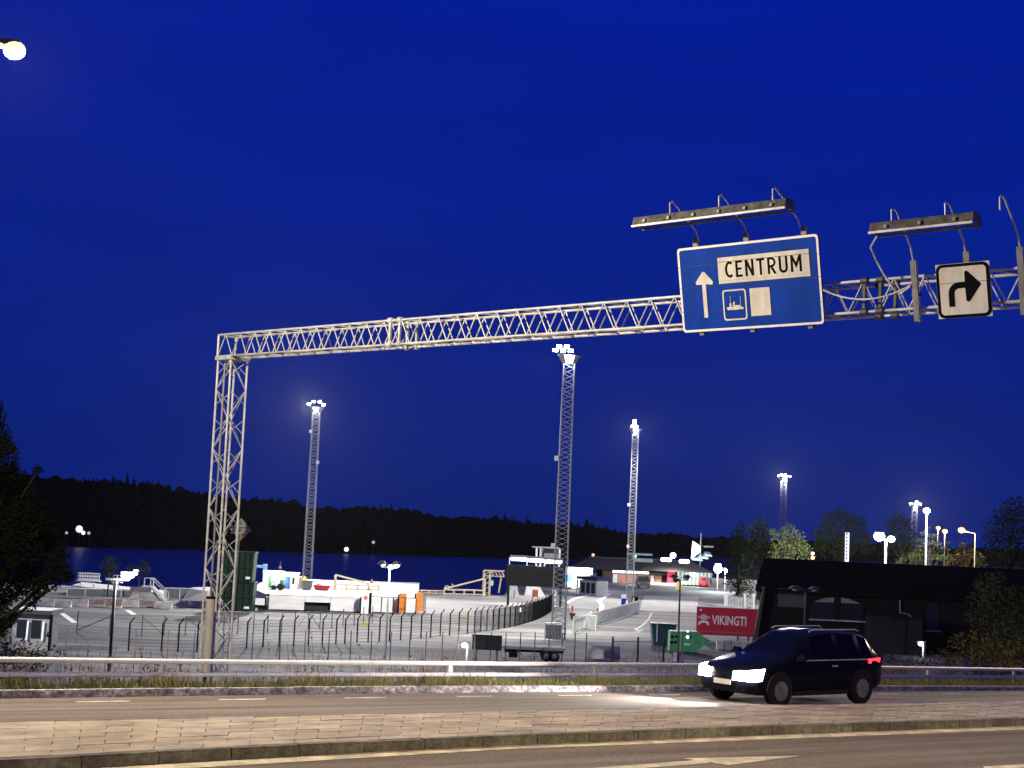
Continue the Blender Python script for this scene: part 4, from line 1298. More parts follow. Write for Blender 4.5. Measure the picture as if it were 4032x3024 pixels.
glass_rail(262, 545, 2318, 2346, 4, 'grey mesh railing below the sloping slab, left of the stairs')
glass_rail(648, 822, 2316, 2360, 3, 'grey mesh railing between the stairs and the green containers')
b, w_, h = bb(588, 660, 2276, 2364)
t = thing('boarding_stairs', 'pale boarding stairs with pipe handrails behind the barriers', 'stairs', b)
nst = 12
for k in range(nst):
    f = k / nst
    obj('step', MB().box(-w_ * .45 + w_ * .8 * (1 - f) - .25, -w_ * .45 + w_ * .8 * (1 - f) + .15, -.7, .7, h * .62 * f, h * .62 * f + .12), LOTP, t)
for y in (-.75, .75):
    obj('stringer', MB().tube((w_ * .38, y, 0), (-w_ * .42, y, h * .62), .14, 6), STEEL, t)
    obj('handrail', MB().path([Vector((w_ * .45, y, 0)), Vector((w_ * .45, y, 1.0)), Vector((-w_ * .42, y, h * .62 + 1.05)), Vector((-w_ * .42, y, h * .62))], .06, 6), STEEL, t)
obj('landing', MB().box(-w_ * .9, -w_ * .4, -.8, .8, h * .55, h * .62), CONC, t)
obj('landing_block', MB().hexa([(-w_ * 1.6, -.8, 0), (w_ * .1, -.8, 0), (w_ * .1, .8, 0), (-w_ * 1.6, .8, 0), (-w_ * 1.3, -.8, h * .35), (-w_ * .3, -.8, h * .35), (-w_ * .3, .8, h * .35), (-w_ * 1.3, .8, h * .35)]), CONC, t)
obj('landing_rail', MB().path([Vector((-w_ * .9, .7, h * .62)), Vector((-w_ * .9, .7, h * .95)), Vector((-w_ * .4, .7, h * .95)), Vector((-w_ * .4, .7, h * .62))], .06, 6), STEEL, t)
obj('platform_wall', MB().box(-w_ * 1.5, -w_ * .35, -.85, -.75, h * .36, h * .56), mat('grey_sheet', (0.16, 0.16, 0.17), 0.7), t)
def rack(px0, px1, pyt, pyb, nx, nz_, label, leg=.45):
    b = P((px0 + px1) / 2, pyb, 205)
    w_, h = (px1 - px0) * 205 / F, (pyb - pyt) * 205 / F
    t = thing('white_rack', label, 'rack', b)
    obj('panel', MB().box(-w_/2, w_/2, 0, .1, h * .2, h), WHITE, t)
    for i in range(nx):
        for j in range(nz_):
            x = -w_/2 + w_ * (i + .5) / nx; z = h * .3 + h * .68 * (j + .5) / nz_
            obj('hole', MB().tube((x, -.02, z), (x, .03, z), w_ / nx * .36, 10), BLACK, t)
    obj('shelf', MB().box(-w_/2 - .2, w_/2 + .2, -.2, .2, h * .08, h * .18), WHITE, t)
    for f in (-.3, .3):
        obj('strut', MB().tube((w_ * f, 0, -1.4), (w_ * f - .2, 0, h * .1), .08, 6), STEEL, t)
rack(306, 390, 2256, 2292, 9, 2, 'white rack with two rows of round dark holes, left of the bush')
rack(446, 476, 2265, 2298, 2, 2, 'small white rack with four dark holes behind the dark lamp post')
b, w_, h = bb(45, 205, 2405, 2560)
t = thing('guard_booth', 'grey guard booth with flat dark roof behind the left tree', 'booth', b)
obj('wall', MB().box(-w_/2, w_/2 * .8, 0, 2.4, 0, h * .9), mat('grey_booth_wall', (0.3, 0.3, 0.31), 0.7), t)
obj('roof', MB().box(-w_/2 - .2, w_/2 * .95, -.4, 2.7, h * .9, h), DSTEEL, t)
obj('roof_top', MB().box(-w_/2 - .15, w_/2 * .9, -.35, 2.65, h + .003, h + .06), WHITE, t)
for f in (-.3, .05):
    obj('window', MB().box(w_ * (f - .1), w_ * (f + .13), -.05, -.005, h * .3, h * .75), glass('dark_glass'), t)
for f in (-.14, .24):
    obj('tube_light', MB().tube((w_ * f, -.12, h * .25), (w_ * f + .05, -.12, h * .72), .06, 6), emat('cool_tube', (0.85, 0.97, 1.0), 0.6), t)
obj('corner_post', MB().box(w_/2 * .82, w_/2 * .95, -.35, -.15, 0, h * .9), BLACK, t)

# ---- green containers in two tiers
def container(px0, px1, pyt, pyb, base_z, Y, label):
    p = P((px0 + px1) / 2, pyb, Y)
    w_, h = (px1 - px0) * Y / F, (pyb - pyt) * Y / F
    t = thing('green_container', label, 'container', (p.x, Y, base_z), R(0), 'green containers stacked in two tiers')
    obj('body', MB().hexa([(-w_/2 + .12, -1.2, .1), (w_/2 - .12, -1.2, .1), (w_/2 - .12, 1.2, .1), (-w_/2 + .12, 1.2, .1), (-w_/2, -1.2, h), (w_/2, -1.2, h), (w_/2, 1.2, h), (-w_/2, 1.2, h)]), GREENC, t)
    for k in range(7):
        obj('rib', MB().box(-w_/2 + w_ * (k + .5) / 7 - .05, -w_/2 + w_ * (k + .5) / 7 + .05, -1.28, -1.2, .15, h - .1), GREENC, t)
    obj('rim', MB().box(-w_/2 - .06, w_/2 + .06, -1.3, 1.3, h - .12, h), GREENC, t)
    obj('waist_rail', MB().box(-w_/2, w_/2, -1.29, -1.205, h * .47, h * .53), GREENC, t)
    obj('foot', MB().box(-w_/2 + .3, w_/2 - .3, -1.1, 1.1, 0, .1), DSTEEL, t)
    obj('label_plate', MB().box(w_ * .3, w_ * .42, -1.31, -1.29, h * .1, h * .18), mat('pale_green_plate', (0.6, 0.85, 0.65), 0.5), t)
    return h
hl = container(832, 1000, 2290, 2404, 0, 182, 'lower dark green container behind the gantry leg')
container(856, 1002, 2168, 2284, hl, 182, 'upper dark green container behind the gantry leg')
b, w_, h = bb(985, 1050, 2352, 2405)
t = thing('parked_trailer', 'low black trailer with white side boards right of the green containers', 'trailer', b)
obj('bed', MB().box(-w_/2, w_/2, -1, 1, h * .28, h * .45), BLACK, t)
obj('side_board', MB().box(-w_/2, w_ * .42, -1.03, -1.0, h * .48, h * .95), WHITE, t)
obj('headboard', MB().box(w_/2 - .12, w_/2, -1, 1, h * .45, h * 1.05), mat('black_purple_post', (0, 0, 0)), t)
for x in (-.25, .15):
    obj('wheel', MB().tube((w_ * x, -1, h * .15), (w_ * x, -.7, h * .15), h * .15, 12), RUBBER, t)
b, w_, h = bb(750, 830, 2312, 2362)
o = obj('boat_ramp', MB().hexa([(-w_ * .7, -3, 0), (w_/2, -3, 0), (w_/2, 3, 0), (-w_ * .7, 3, 0), (-w_ * .5, -1, h * .85), (w_/2, -3, h * .8), (w_/2, 3, h), (-w_ * .5, 1.2, h * .9)]), LOTP); o.location = b
tag(o, 'pale wedge-shaped boat ramp left of the green containers', 'ramp')

# ---- passenger gangway portal, billboard back, control cabin
b = P(1940, 2350, 250); b.z = 0
t = thing('gangway_portal', 'beige lattice gangway portal between the quay railing and the dark billboard', 'portal', b)
sc_ = 250 / F
zt = zat(1925, 2247, 250)
for x in (-38, -14):
    obj('upright', MB().box(x * sc_ - .18, x * sc_ + .18, -.3, .3, 0, zt), BEIGE, t)
for k in range(5):
    obj('lattice_bar', MB().tube((-38 * sc_, 0, zt * k / 5), (-14 * sc_, 0, zt * (k + 1) / 5), .09, 5), BEIGE, t)
for z in (zt, zt - .85):
    obj('boom_chord', MB().tube((-38 * sc_, 0, z), (42 * sc_, 0, z), .12, 6), BEIGE, t)
for k in range(4):
    x0 = (-10 + 13 * k) * sc_
    obj('lattice_bar', MB().tube((x0, 0, zt), (x0 + .5, 0, zt - .85), .1, 5), BEIGE, t)
obj('drop_leg', MB().tube((30 * sc_, 0, zt - .85), (22 * sc_, 0, .6), .12, 6), BEIGE, t)
obj('side_box', MB().box(-10 * sc_, 0 * sc_, -.3, .1, zt * .42, zt * .62), mat('pale_green_plate', (0, 0, 0)), t)
b, w_, h = bb(1992, 2214, 2222, 2390)
b = Vector((G(2103, 2395).x, 224, 0)); w_ = 222 * 224 / F
zb_, zt_ = zat(2103, 2310, 224), zat(2103, 2228, 224)
t = thing('billboard', 'large dark billboard seen from behind with three lit lamps on top', 'billboard', b)
DKB = mat('dark_board_back', (0.006, 0.0065, 0.0065), 0.8, 0, 0.4, 1)
obj('board', MB().box(-w_/2, w_/2, 0, .25, zb_, zt_), DKB, t)
for k in range(6):
    x = -w_/2 + .3 + (w_ - .6) * k / 5
    obj('back_rib', MB().box(x - .07, x + .07, -.2, -.003, zb_, zt_), DKB, t)
for f in (-.45, .47):
    obj('leg', MB().box(w_ * f - .18, w_ * f + .18, -.1, .3, 0, zb_), DKB, t)
for k in range(3):
    x = w_ * (-.29 + .31 * k)
    z = zt_ + .75 - .08 * k
    hd = obj('lamp_hood', MB().prism([(-.6, 0), (.35, 0), (.1, .32), (-.3, .36)], (x - 1.3, 0, z + .35), (0, 1, 0), (0, 0, 1), (2.6, 0, 0)), GSTEEL, t)
    obj('lamp', MB().tube((x - .95, -.1, z + .12), (x + .95, -.1, z + .12), .24, 12).ball((x - .95, -.1, z + .12), .24, 10, 8).ball((x + .95, -.1, z + .12), .24, 10, 8), FLOODW, hd, smooth=True)
    obj('lamp_arm', MB().tube((x - 1.35, .2, zt_), (x - 1.35, 0, z + .4), .06, 6), STEEL, t)
light('billboard_light', 'AREA', (0, 1.2, zt_ + .9), 2500, (1, .96, .95), parent=t)
b = P(2150, 2300, 300); b.z = 0
t = thing('control_cabin', 'grey control cabin on white stilts rising above the billboard', 'cabin', b)
sc_ = 300 / F
zr, zf, zc = zat(2150, 2153, 300), zat(2150, 2205, 300), zat(2150, 2178, 300)
obj('roof', MB().box(-60 * sc_, 45 * sc_, -1.5, 1.5, zr - .25, zr), mat('pale_roof', (0.4, 0.39, 0.37), 0.7), t)
for x in (-42, -26, 48):
    obj('stilt', MB().box(x * sc_ - .2, x * sc_ + .2, -.3, .1, 0, zr - .26), WHITE, t)
obj('wall', MB().box(-14 * sc_, 44 * sc_, -1, 1, zf, zc), mat('grey_cabin', (0.2, 0.2, 0.2), 0.7), t)
obj('window_band', MB().box(-14 * sc_, 44 * sc_, -.9, .9, zc + .02, zr - .27), glass('dark_glass'), t)
obj('strut', MB().tube((-26 * sc_, -.2, zf), (-16 * sc_, -.2, zr - .3), .12, 6), WHITE, t)
for k in range(3):
    obj('lamp', MB().ball(((-4 + 16 * k) * sc_, -1.2, zat(2150, 2208, 300) - .2), .34, 10, 6), FLOODW, t, smooth=True)
# white canvas heaps and bits under the billboard
for x0, x1, yt, yb, lab in ((2002, 2046, 2305, 2352, 'white canvas-covered stack under the left of the billboard'), (2065, 2145, 2308, 2345, 'long white canvas-covered stack under the middle of the billboard')):
    b, w_, h = bb(x0, x1, yt, yb)
    t = thing('covered_stack', lab, 'stack', b)
    obj('cover', MB().hexa([(-w_/2, -1.4, 0), (w_/2, -1.4, 0), (w_/2, 1.4, 0), (-w_/2, 1.4, 0), (-w_ * .42, -.8, h), (w_ * .22, -.9, h), (w_ * .22, .9, h), (-w_ * .42, .8, h)]), mat('white_canvas', (0.6, 0.6, 0.55), 0.9, 0, 0.15, 1.5, 0.4, 3), t)
    obj('strap', MB().box(-.1, .1, -1.45, -1.38, 0, h * .6), GSTEEL, t)
b, w_, h = bb(2095, 2117, 2322, 2372)
t = thing('rust_sign', 'small rust-red panel on two posts below the billboard', 'sign', b)
obj('plate', MB().box(-w_/2, w_/2, 0, .08, h * .45, h), mat('rust_red', (0.3, 0.06, 0.04), 0.7), t)
for f in (-.4, .4):
    obj('post', MB().tube((w_ * f, .1, 0), (w_ * f, .1, h * .95), .08, 6), mat('rust_red', (0, 0, 0)), t)
b, w_, h = bb(2167, 2189, 2325, 2400)
t = thing('white_notice', 'white double notice board at the end of the security fence', 'notice board', b)
obj('board', MB().box(-w_/2, w_/2 * .7, 0, .08, h * .28, h * .6), WHITE, t)
obj('board', MB().box(-w_/2 * .6, w_/2, .0, .08, h * .63, h), WHITE, t)
obj('post', MB().tube((0, .14, 0), (0, .14, h), .1, 6), DSTEEL, t)

# ---- bright kiosk and blue-roofed booths
b, w_, h = bb(2226, 2330, 2236, 2322)
t = thing('lit_kiosk', 'brightly lit white kiosk with blue and red panels beside the nearest mast', 'kiosk', b)
obj('body', MB().box(-w_/2, w_/2 * .8, 0, 3, h * .1, h * .72), WHITE, t)
obj('sign_board', MB().box(-w_/2, w_/2, -.3, -.05, h * .70, h), emat('lit_white_board', (1.0, 0.98, 0.96), 1.3), t)
obj('red_mark', MB().prism([(0, 0), (.35, .1), (.5, .5), (.3, .95), (.1, .6)], (-w_ * .24, -.31, h * .66), (1, 0, 0), (0, 0, 1.3), (0, -.03, 0)), emat('lit_red_mark', (0.9, 0.2, 0.12), 0.8), t)
obj('blue_panel', MB().box(-w_/2, -w_ * .22, -.35, -.05, h * .32, h * .66), emat('lit_blue_board', (0.05, 0.18, 0.75), 0.9), t)
obj('lower_sign', MB().box(-w_/2, -w_ * .05, -.4, -.06, h * .22, h * .34), emat('lit_white_board', (1, 1, 1), 1.3), t)
obj('yellow_sign', MB().box(-w_ * .28, -w_ * .02, -.45, -.41, h * .06, h * .15), emat('lit_yellow', (1, .8, .15), .7), t)
for k in range(3):
    obj('text_line', MB().box(w_ * (-.05 + .18 * k), w_ * (.06 + .18 * k), -.33, -.301, h * .9, h * .93), GSTEEL, t)
light('kiosk_light', 'POINT', (0, -2.5, h * .7), 2600, (0.95, 0.97, 1.0), 0.6, t)
b, w_, h = bb(2278, 2360, 2262, 2342)
t = thing('ticket_booth', 'ticket booth with dark blue roof right of the lit kiosk', 'booth', b, R(-50))
obj('wall', MB().box(-w_ * .3, w_ * .9, -1.4, 1.4, 0, h * .72), mat('pale_booth', (0.32, 0.32, 0.33), 0.7), t)
obj('roof', MB().box(-w_ * .4, w_ * 1.0, -1.8, 1.8, h * .74, h * .9), mat('dark_blue_roof', (0.012, 0.02, 0.06), 0.6), t)
for k in range(3):
    obj('window', MB().box(-w_ * .15 + w_ * .35 * k, w_ * .1 + w_ * .35 * k, -1.46, -1.405, h * .1, h * .6), glass('dark_glass'), t)
obj('pillar', MB().box(-w_ * .42, -w_ * .32, -1.7, -1.5, 0, h * .72), WHITE, t)

# ---- terminal building
tb = G(2450, 2296)
t = thing('terminal_building', 'low ferry terminal with brown hipped roof, brick walls and lit strips', 'building', tb)
sc_ = tb.y / F
X = lambda px: (px - 2450) * sc_
Zt = lambda py: (2296 - py) * sc_
ROOFT = mat('brown_roof_sheet', (0.035, 0.03, 0.027), 0.9, 0, 0.3, 0.4)
obj('roof', MB().hexa([(X(2225), -1.5, Zt(2248)), (X(2800), -1.5, Zt(2240)), (X(2800), 30, Zt(2240)), (X(2225), 30, Zt(2248)), (X(2330), 9, Zt(2203)), (X(2740), 9, Zt(2203)), (X(2740), 20, Zt(2203)), (X(2330), 20, Zt(2203))]), ROOFT, t, fix=True)
obj('wall', MB().box(X(2370), X(2790), 0, 20, 0, Zt(2250)), mat('dark_brown_wall', (0.06, 0.045, 0.04), 0.9), t)
obj('side_wall', MB().box(X(2372), X(2412), -.4, -.01, 0, Zt(2250)), mat('dark_brick', (0.06, 0.035, 0.03), 0.9), t)
BRICK = mat('pale_red_brick', (0.33, 0.15, 0.1), 0.9, 0, 0.2, 2)
for a, b_ in ((2432, 2505), (2508, 2558), (2574, 2602)):
    obj('brick_panel', MB().box(X(a), X(b_), -.25, -.01, .1, Zt(2262)), BRICK, t)
for a, b_ in ((2410, 2456), (2460, 2504), (2508, 2552)):
    obj('light_strip', MB().box(X(a), X(b_), -.5, -.26, Zt(2257), Zt(2247)), emat('lit_strip', (0.9, 0.97, 0.95), 0.75), t)
for a, b_ in ((2412, 2430), (2560, 2572)):
    obj('door', MB().box(X(a), X(b_), -.42, -.26, 0.05, Zt(2262)), mat('pale_door', (0.5, 0.52, 0.54), 0.5), t)
obj('red_panel', MB().box(X(2624), X(2655), -.6, -.26, .1, Zt(2240)), emat('lit_red_panel', (0.55, 0.03, 0.05), 0.5), t)
obj('dark_opening', MB().box(X(2604), X(2622), -.3, -.2, .3, Zt(2258)), BLACK, t)
obj('glass_front', MB().box(X(2662), X(2800), -.3, -.05, .3, Zt(2242)), mat('greenish_glass_wall', (0.25, 0.32, 0.3), 0.25), t)
for k in range(9):
    x = X(2668 + 15 * k)
    obj('mullion', MB().box(x - .12, x + .12, -.45, -.31, .3, Zt(2242)), WHITE, t)
obj('roof_vent', MB().box(X(2498), X(2572), 3, 6, Zt(2212), Zt(2198)), mat('grey_vent', (0.22, 0.24, 0.25), 0.6), t)
obj('vent_cap', MB().box(X(2470), X(2568), 2.6, 6.4, Zt(2186), Zt(2178)), MATS['grey_vent'], t)
obj('vent_post', MB().box(X(2490), X(2500), 3.5, 5, Zt(2200), Zt(2186)), MATS['grey_vent'], t)
obj('green_lamp', MB().ball((X(2500), 2.4, Zt(2190)), .35, 8, 5), emat('green_lamp', (0.3, 1, 0.55), 2.5), t)
obj('sill', MB().box(X(2540), X(2660), -1.2, -.62, 0, .5), CREAM, t)
for k, (a, b_) in enumerate(((2594, 2636), (2666, 2706))):
    zl = Zt(2197 + 4 * k)
    obj('roof_lamp', MB().tube((X(a) + .4, -1.8, zl), (X(b_) - .4, -1.8, zl), .42, 12).ball((X(a) + .4, -1.8, zl), .42, 10, 8).ball((X(b_) - .4, -1.8, zl), .42, 10, 8), FLOODW, t, smooth=True)
obj('roof_lamp', MB().ball((X(2642), -1.5, Zt(2180)), .65, 10, 6), FLOODW, t, smooth=True)
light('terminal_light', 'AREA', (X(2640), -3.0, Zt(2200)), 2500, (1, .96, .94), parent=t)
light('front_light', 'POINT', (X(2480), -5, Zt(2255)), 1300, (0.95, 1, 1), 0.6, t)
light('front_light', 'POINT', (X(2735), -5, Zt(2252)), 1500, (0.9, 1, .97), 0.6, t)
# glass canopy structure on the roof, right
cb_ = P(2770, 2240, 330); sc2 = 330 / F
t = thing('glass_gangway', 'pale glazed gangway head with stacked canopies above the terminal', 'gangway', cb_)
PGL = mat('pale_glass_panel', (0.42, 0.5, 0.52), 0.25)
q2 = lambda dx, dy: Vector(((dx) * sc2, 0, (2240 - dy) * sc2))
obj('sail', MB().prism([(-50 * sc2, (2240 - 2205) * sc2), (-46 * sc2, (2240 - 2133) * sc2), (-18 * sc2, (2240 - 2150) * sc2), (-16 * sc2, (2240 - 2175) * sc2)], (0, 0, 0), (1, 0, 0), (0, 0, 1), (0, .3, 0)), WHITE, t)
for dx, dy, ln in ((-45, 2208, 42), (-20, 2200, 40), (4, 2190, 30)):
    obj('canopy', MB().hexa([q2(dx, dy), q2(dx + ln, dy + 2), q2(dx + ln, dy + 2) + Vector((0, 3, .6)), q2(dx, dy) + Vector((0, 3, .6)), q2(dx + 4, dy - 7), q2(dx + ln - 4, dy - 5), q2(dx + ln - 4, dy - 5) + Vector((0, 3, .6)), q2(dx + 4, dy - 7) + Vector((0, 3, .6))]), PGL, t)
obj('mast', MB().tube(q2(-14, 2230), q2(-14, 2100), .12, 6), GSTEEL, t)
obj('far_roof', MB().box(2 * sc2, 40 * sc2, 1, 4, (2240 - 2156) * sc2, (2240 - 2150) * sc2), GSTEEL, t)
light('gangway_light', 'POINT', q2(-40, 2185) + Vector((0, -3, 1)), 2200, (0.9, 1, 1), .5, t)
for px, py, r_, lab, e in ((2827, 2240, .85, 'very bright round lamp at the right end of the terminal', 9000), (2857, 2247, .38, 'small round lamp right of the bright terminal lamp', 0)):
    b = P(px, py, 318)
    t = thing('lamp_post', lab, 'lamp post', (b.x, b.y, 0))
    obj('pole', MB().tube((0, .3, 0), (0, .3, b.z + .3), .12, 6), GSTEEL, t)
    obj('lamp_hood', MB().tube((0, .15, b.z + r_), (0, .15, b.z + r_ * 1.3), r_ * .8, 8), GSTEEL, t)
    obj('lamp_glass', MB().ball((0, 0, b.z), r_, 10, 8), FLOOD, t, smooth=True)
    if e:
        light('lamp_light', 'POINT', (0, -1.4, b.z), e, (1, 1, 1), .4, t)

# ---- paving, kerbs and lines on the lot
struct('forecourt_paving', MB().poly([G(x, y, 0.012) for x, y in ((2518, 2405), (2745, 2412), (2750, 2352), (2535, 2346))]), mat('forecourt_slabs', (0.2, 0.195, 0.185), 0.85, 0, 0.25, 0.5))
mb = MB()
for a, b_ in zip(((2518, 2406), (2570, 2409)), ((2570, 2409), (2742, 2415))):
    p, q = G(*a), G(*b_)
    mb.hexa([p, q, q + Vector((0, .5, 0)), p + Vector((0, .5, 0)), p + UP * .14, q + UP * .14, q + Vector((0, .5, .14)), p + Vector((0, .5, .14))])
struct('forecourt_kerb', mb, mat('pale_peach_kerb', (0.5, 0.38, 0.3), 0.85))
struct('driveway', MB().poly([G(x, y, 0.008) for x, y in ((2250, 2420), (2330, 2440), (2480, 2380), (2470, 2330), (2400, 2315), (2330, 2325), (2235, 2365))]), mat('pale_driveway', (0.2, 0.195, 0.19), 0.85, 0, 0.25, 0.3))
def ground_line(name, pts_, wd, m, z=.018):
    mb = MB()
    q = [G(x, y, z) for x, y in pts_]
    for a, b_ in zip(q[:-1], q[1:]):
        t_ = (b_ - a); t_.z = 0; t_.normalize(); n_ = Vector((-t_.y, t_.x, 0)) * wd
        mb.quad(a - n_, b_ - n_, b_ + n_, a + n_)
    return struct(name, mb, m)
ground_line('driveway_line_marking', [(2362, 2402), (2371, 2388), (2369, 2378), (2357, 2365), (2380, 2352), (2405, 2336)], .35, WHITE)
ground_line('driveway_edge_marking', [(2232, 2375), (2262, 2356), (2310, 2346), (2340, 2328)], .3, WHITE)
ground_line('path_edge_marking', [(2500, 2480), (2530, 2462), (2555, 2436), (2566, 2412)], .14, CONC)
ground_line('parking_line_marking', [(242, 2414), (295, 2452)], .3, WHITE)
ground_line('parking_line_marking', [(501, 2402), (528, 2420)], .3, WHITE)
ground_line('parking_line_marking', [(658, 2402), (750, 2405), (1000, 2410)], .22, WHITE)
for x, y in ((2510, 2489), (2520, 2482)):
    ground_line('drain_patch', [(x - 14, y), (x + 12, y - 2)], .3, CONC)
for x, yt, yb, lab in ((2253, 2388, 2420, 'red post standing behind the start of the palisade fence, left one'), (2353, 2396, 2424, 'red hydrant post beside the wavy white driveway line')):
    b, _, h = bb(x - 4, x + 4, yt, yb)
    t = thing('red_post', lab, 'post', b)
    obj('shaft', MB().tube((0, 0, .12), (0, 0, h), .13, 8), RED, t)
    obj('head', MB().tube((0, 0, h - .12), (0, 0, h + .03), .19, 8), RED, t)
    obj('foot', MB().tube((0, 0, 0), (0, 0, .12), .24, 8), DSTEEL, t)
b, w_, h = bb(2240, 2266, 2414, 2440)
o = obj('planter', MB().tube((0, 0, 0), (0, 0, h), .12, 6, w_/2), mat('dark_green_planter', (0.015, 0.03, 0.02), 0.7)); o.location = b; tag(o, 'dark green cone-shaped planter below the left red post', 'planter')

# dark van near the terminal
b, w_, h = bb(2508, 2560, 2268, 2316)
t = thing('parked_van', 'black van parked facing us before the terminal', 'van', b)
BLKP = mat('black_car_paint', (0.006, 0.006, 0.008), 0.25, 0, 0.1, 2, spec=0.5)
obj('body', MB().prism([(-w_/2, .35), (w_/2, .35), (w_/2, h * .55), (w_ * .4, h * .95), (-w_ * .4, h * .95), (-w_/2, h * .55)], (0, 0, 0), (1, 0, 0), (0, 0, 1), (0, 4.6, 0)), BLKP, t)
obj('windscreen', MB().prism([(-w_ * .43, h * .56), (w_ * .43, h * .56), (w_ * .37, h * .9), (-w_ * .37, h * .9)], (0, -.02, 0), (1, 0, 0), (0, 0, 1), (0, .015, 0)), glass('dark_glass'), t)
for s in (-1, 1):
    obj('wheel', MB().tube((s * w_ * .42, .5, .35), (s * w_ * .3, .5, .35), .36, 12), RUBBER, t)
    obj('headlight', MB().box(s * w_ * .38 - .2, s * w_ * .38 + .2, -.03, -.005, h * .36, h * .44), mat('unlit_lamp_glass', (0, 0, 0)), t)
obj('roof_light', MB().ball((-.1, .4, h * .9), .14, 8, 5), FLOODW, t)

# control pillar cluster at the palisade's far end
b, w_, h = bb(2468, 2512, 2325, 2412)
t = thing('entry_machine', 'entry machine with small pale lit panels at the foot of the thin mast', 'machine', b)
obj('body', MB().box(-w_ * .1, w_ * .45, -.3, .3, 0, h * .72), BLACK, t)
obj('pillar', MB().box(-w_ * .42, -w_ * .12, -.2, .2, 0, h * .95), GSTEEL, t)
obj('panel', MB().box(-w_ * .02, w_ * .12, -.36, -.31, h * .45, h * .68), mat('pale_panel', (0.5, 0.5, 0.48), 0.5), t)
obj('panel', MB().box(w_ * .2, w_ * .36, -.36, -.31, h * .28, h * .52), mat('pale_green_plate', (0, 0, 0)), t)
for x0, x1, yt, yb, m_, lab in ((2443, 2462, 2340, 2400, BLUE, 'blue and white notice board on the palisade fence'), (2470, 2487, 2366, 2395, WHITE, 'small white notice on the palisade fence, right of the blue one')):
    b, w_, h = bb(x0, x1, yt, yb)
    b.y -= 1.0
    t = thing('fence_notice', lab, 'notice', b)
    obj('post', MB().tube((0, .1, 0), (0, .1, h), .06, 6), DSTEEL, t)
    obj('board', MB().box(-w_/2, w_/2, 0, .05, h * .3, h * .72), m_, t)
    obj('upper_board', MB().box(-w_/2, w_/2, 0, .05, h * .74, h), WHITE, t)

# ---- flatbed trailer and dark board
b, w_, h = bb(1962, 2222, 2545, 2604)
t = thing('flatbed_trailer', 'empty flatbed trailer parked behind the thin-post fence', 'trailer', b)
obj('deck', MB().box(-w_/2, w_/2, 0, 2.4, h * .74, h * .90), GSTEEL, t)
obj('deck_top', MB().box(-w_/2 + .05, w_/2 - .05, .05, 2.35, h * .902, h * .96), LOTP, t)
obj('chassis', MB().box(-w_ * .4, w_ * .48, .6, 1.8, h * .5, h * .735), BLACK, t)
for x in (.22, .34):
    for y in (.05, 1.95):
        wh = obj('wheel', MB().tube((w_ * x, y, h * .37), (w_ * x, y + .4, h * .37), h * .37, 18), RUBBER, t)
        obj('rim', MB().tube((w_ * x, y - .02, h * .37), (w_ * x, y + .05, h * .37), h * .18, 12), GSTEEL, wh)
obj('side_guard', MB().box(-w_ * .18, w_ * .12, -.02, .06, h * .28, h * .36), STEEL, t)
obj('side_guard', MB().box(-w_ * .18, w_ * .12, -.02, .06, h * .5, h * .58), STEEL, t)
obj('tool_box', MB().box(-w_ * .34, -w_ * .2, .1, .9, h * .2, h * .6), BLACK, t)
obj('support_leg', MB().box(-w_ * .42, -w_ * .39, .4, .7, 0, h * .74), STEEL, t)
obj('rear_lamp', MB().box(w_ * .4, w_ * .47, -.03, .02, h * .48, h * .6), mat('unlit_lamp_glass', (0, 0, 0)), t)
b, w_, h = bb(1857, 1972, 2506, 2606)
t = thing('dark_board', 'dark sign board on posts seen from behind, left of the flatbed trailer', 'sign board', b)
obj('board', MB().box(-w_/2, w_/2, 0, .2, h * .45, h), DKB, t)
obj('rim', MB().box(-w_/2 - .05, w_/2 + .05, -.03, .23, h + .003, h + .06), BLACK, t)
for f in (-.35, .35):
    obj('post', MB().tube((w_ * f, .1, 0), (w_ * f, .1, h * .45), .08, 6), DSTEEL, t)
for k, (x0, x1, yt, yb) in enumerate(((2310, 2376, 2543, 2592), (2374, 2440, 2545, 2590), (2650, 2690, 2570, 2604))):
    b, w_, h = bb(x0, x1, yt, yb)
    t = thing('concrete_barrier', ('pale concrete barrier right of the flatbed trailer', 'darker concrete barrier behind the mesh gate', 'short concrete block under the unlit lamp post')[k], 'barrier', b, random.uniform(-.1, .1))
    obj('lower_body', MB().prism([(-.35, 0), (.35, 0), (.3, h * .3), (-.3, h * .3)], (-w_/2, 0, 0), (0, 1, 0), (0, 0, 1), (w_, 0, 0)), CONC, t)
    obj('upper_body', MB().prism([(-.29, h * .305), (.29, h * .305), (.13, h), (-.13, h)], (-w_/2 + .03, 0, 0), (0, 1, 0), (0, 0, 1), (w_ - .06, 0, 0)), CONC, t)
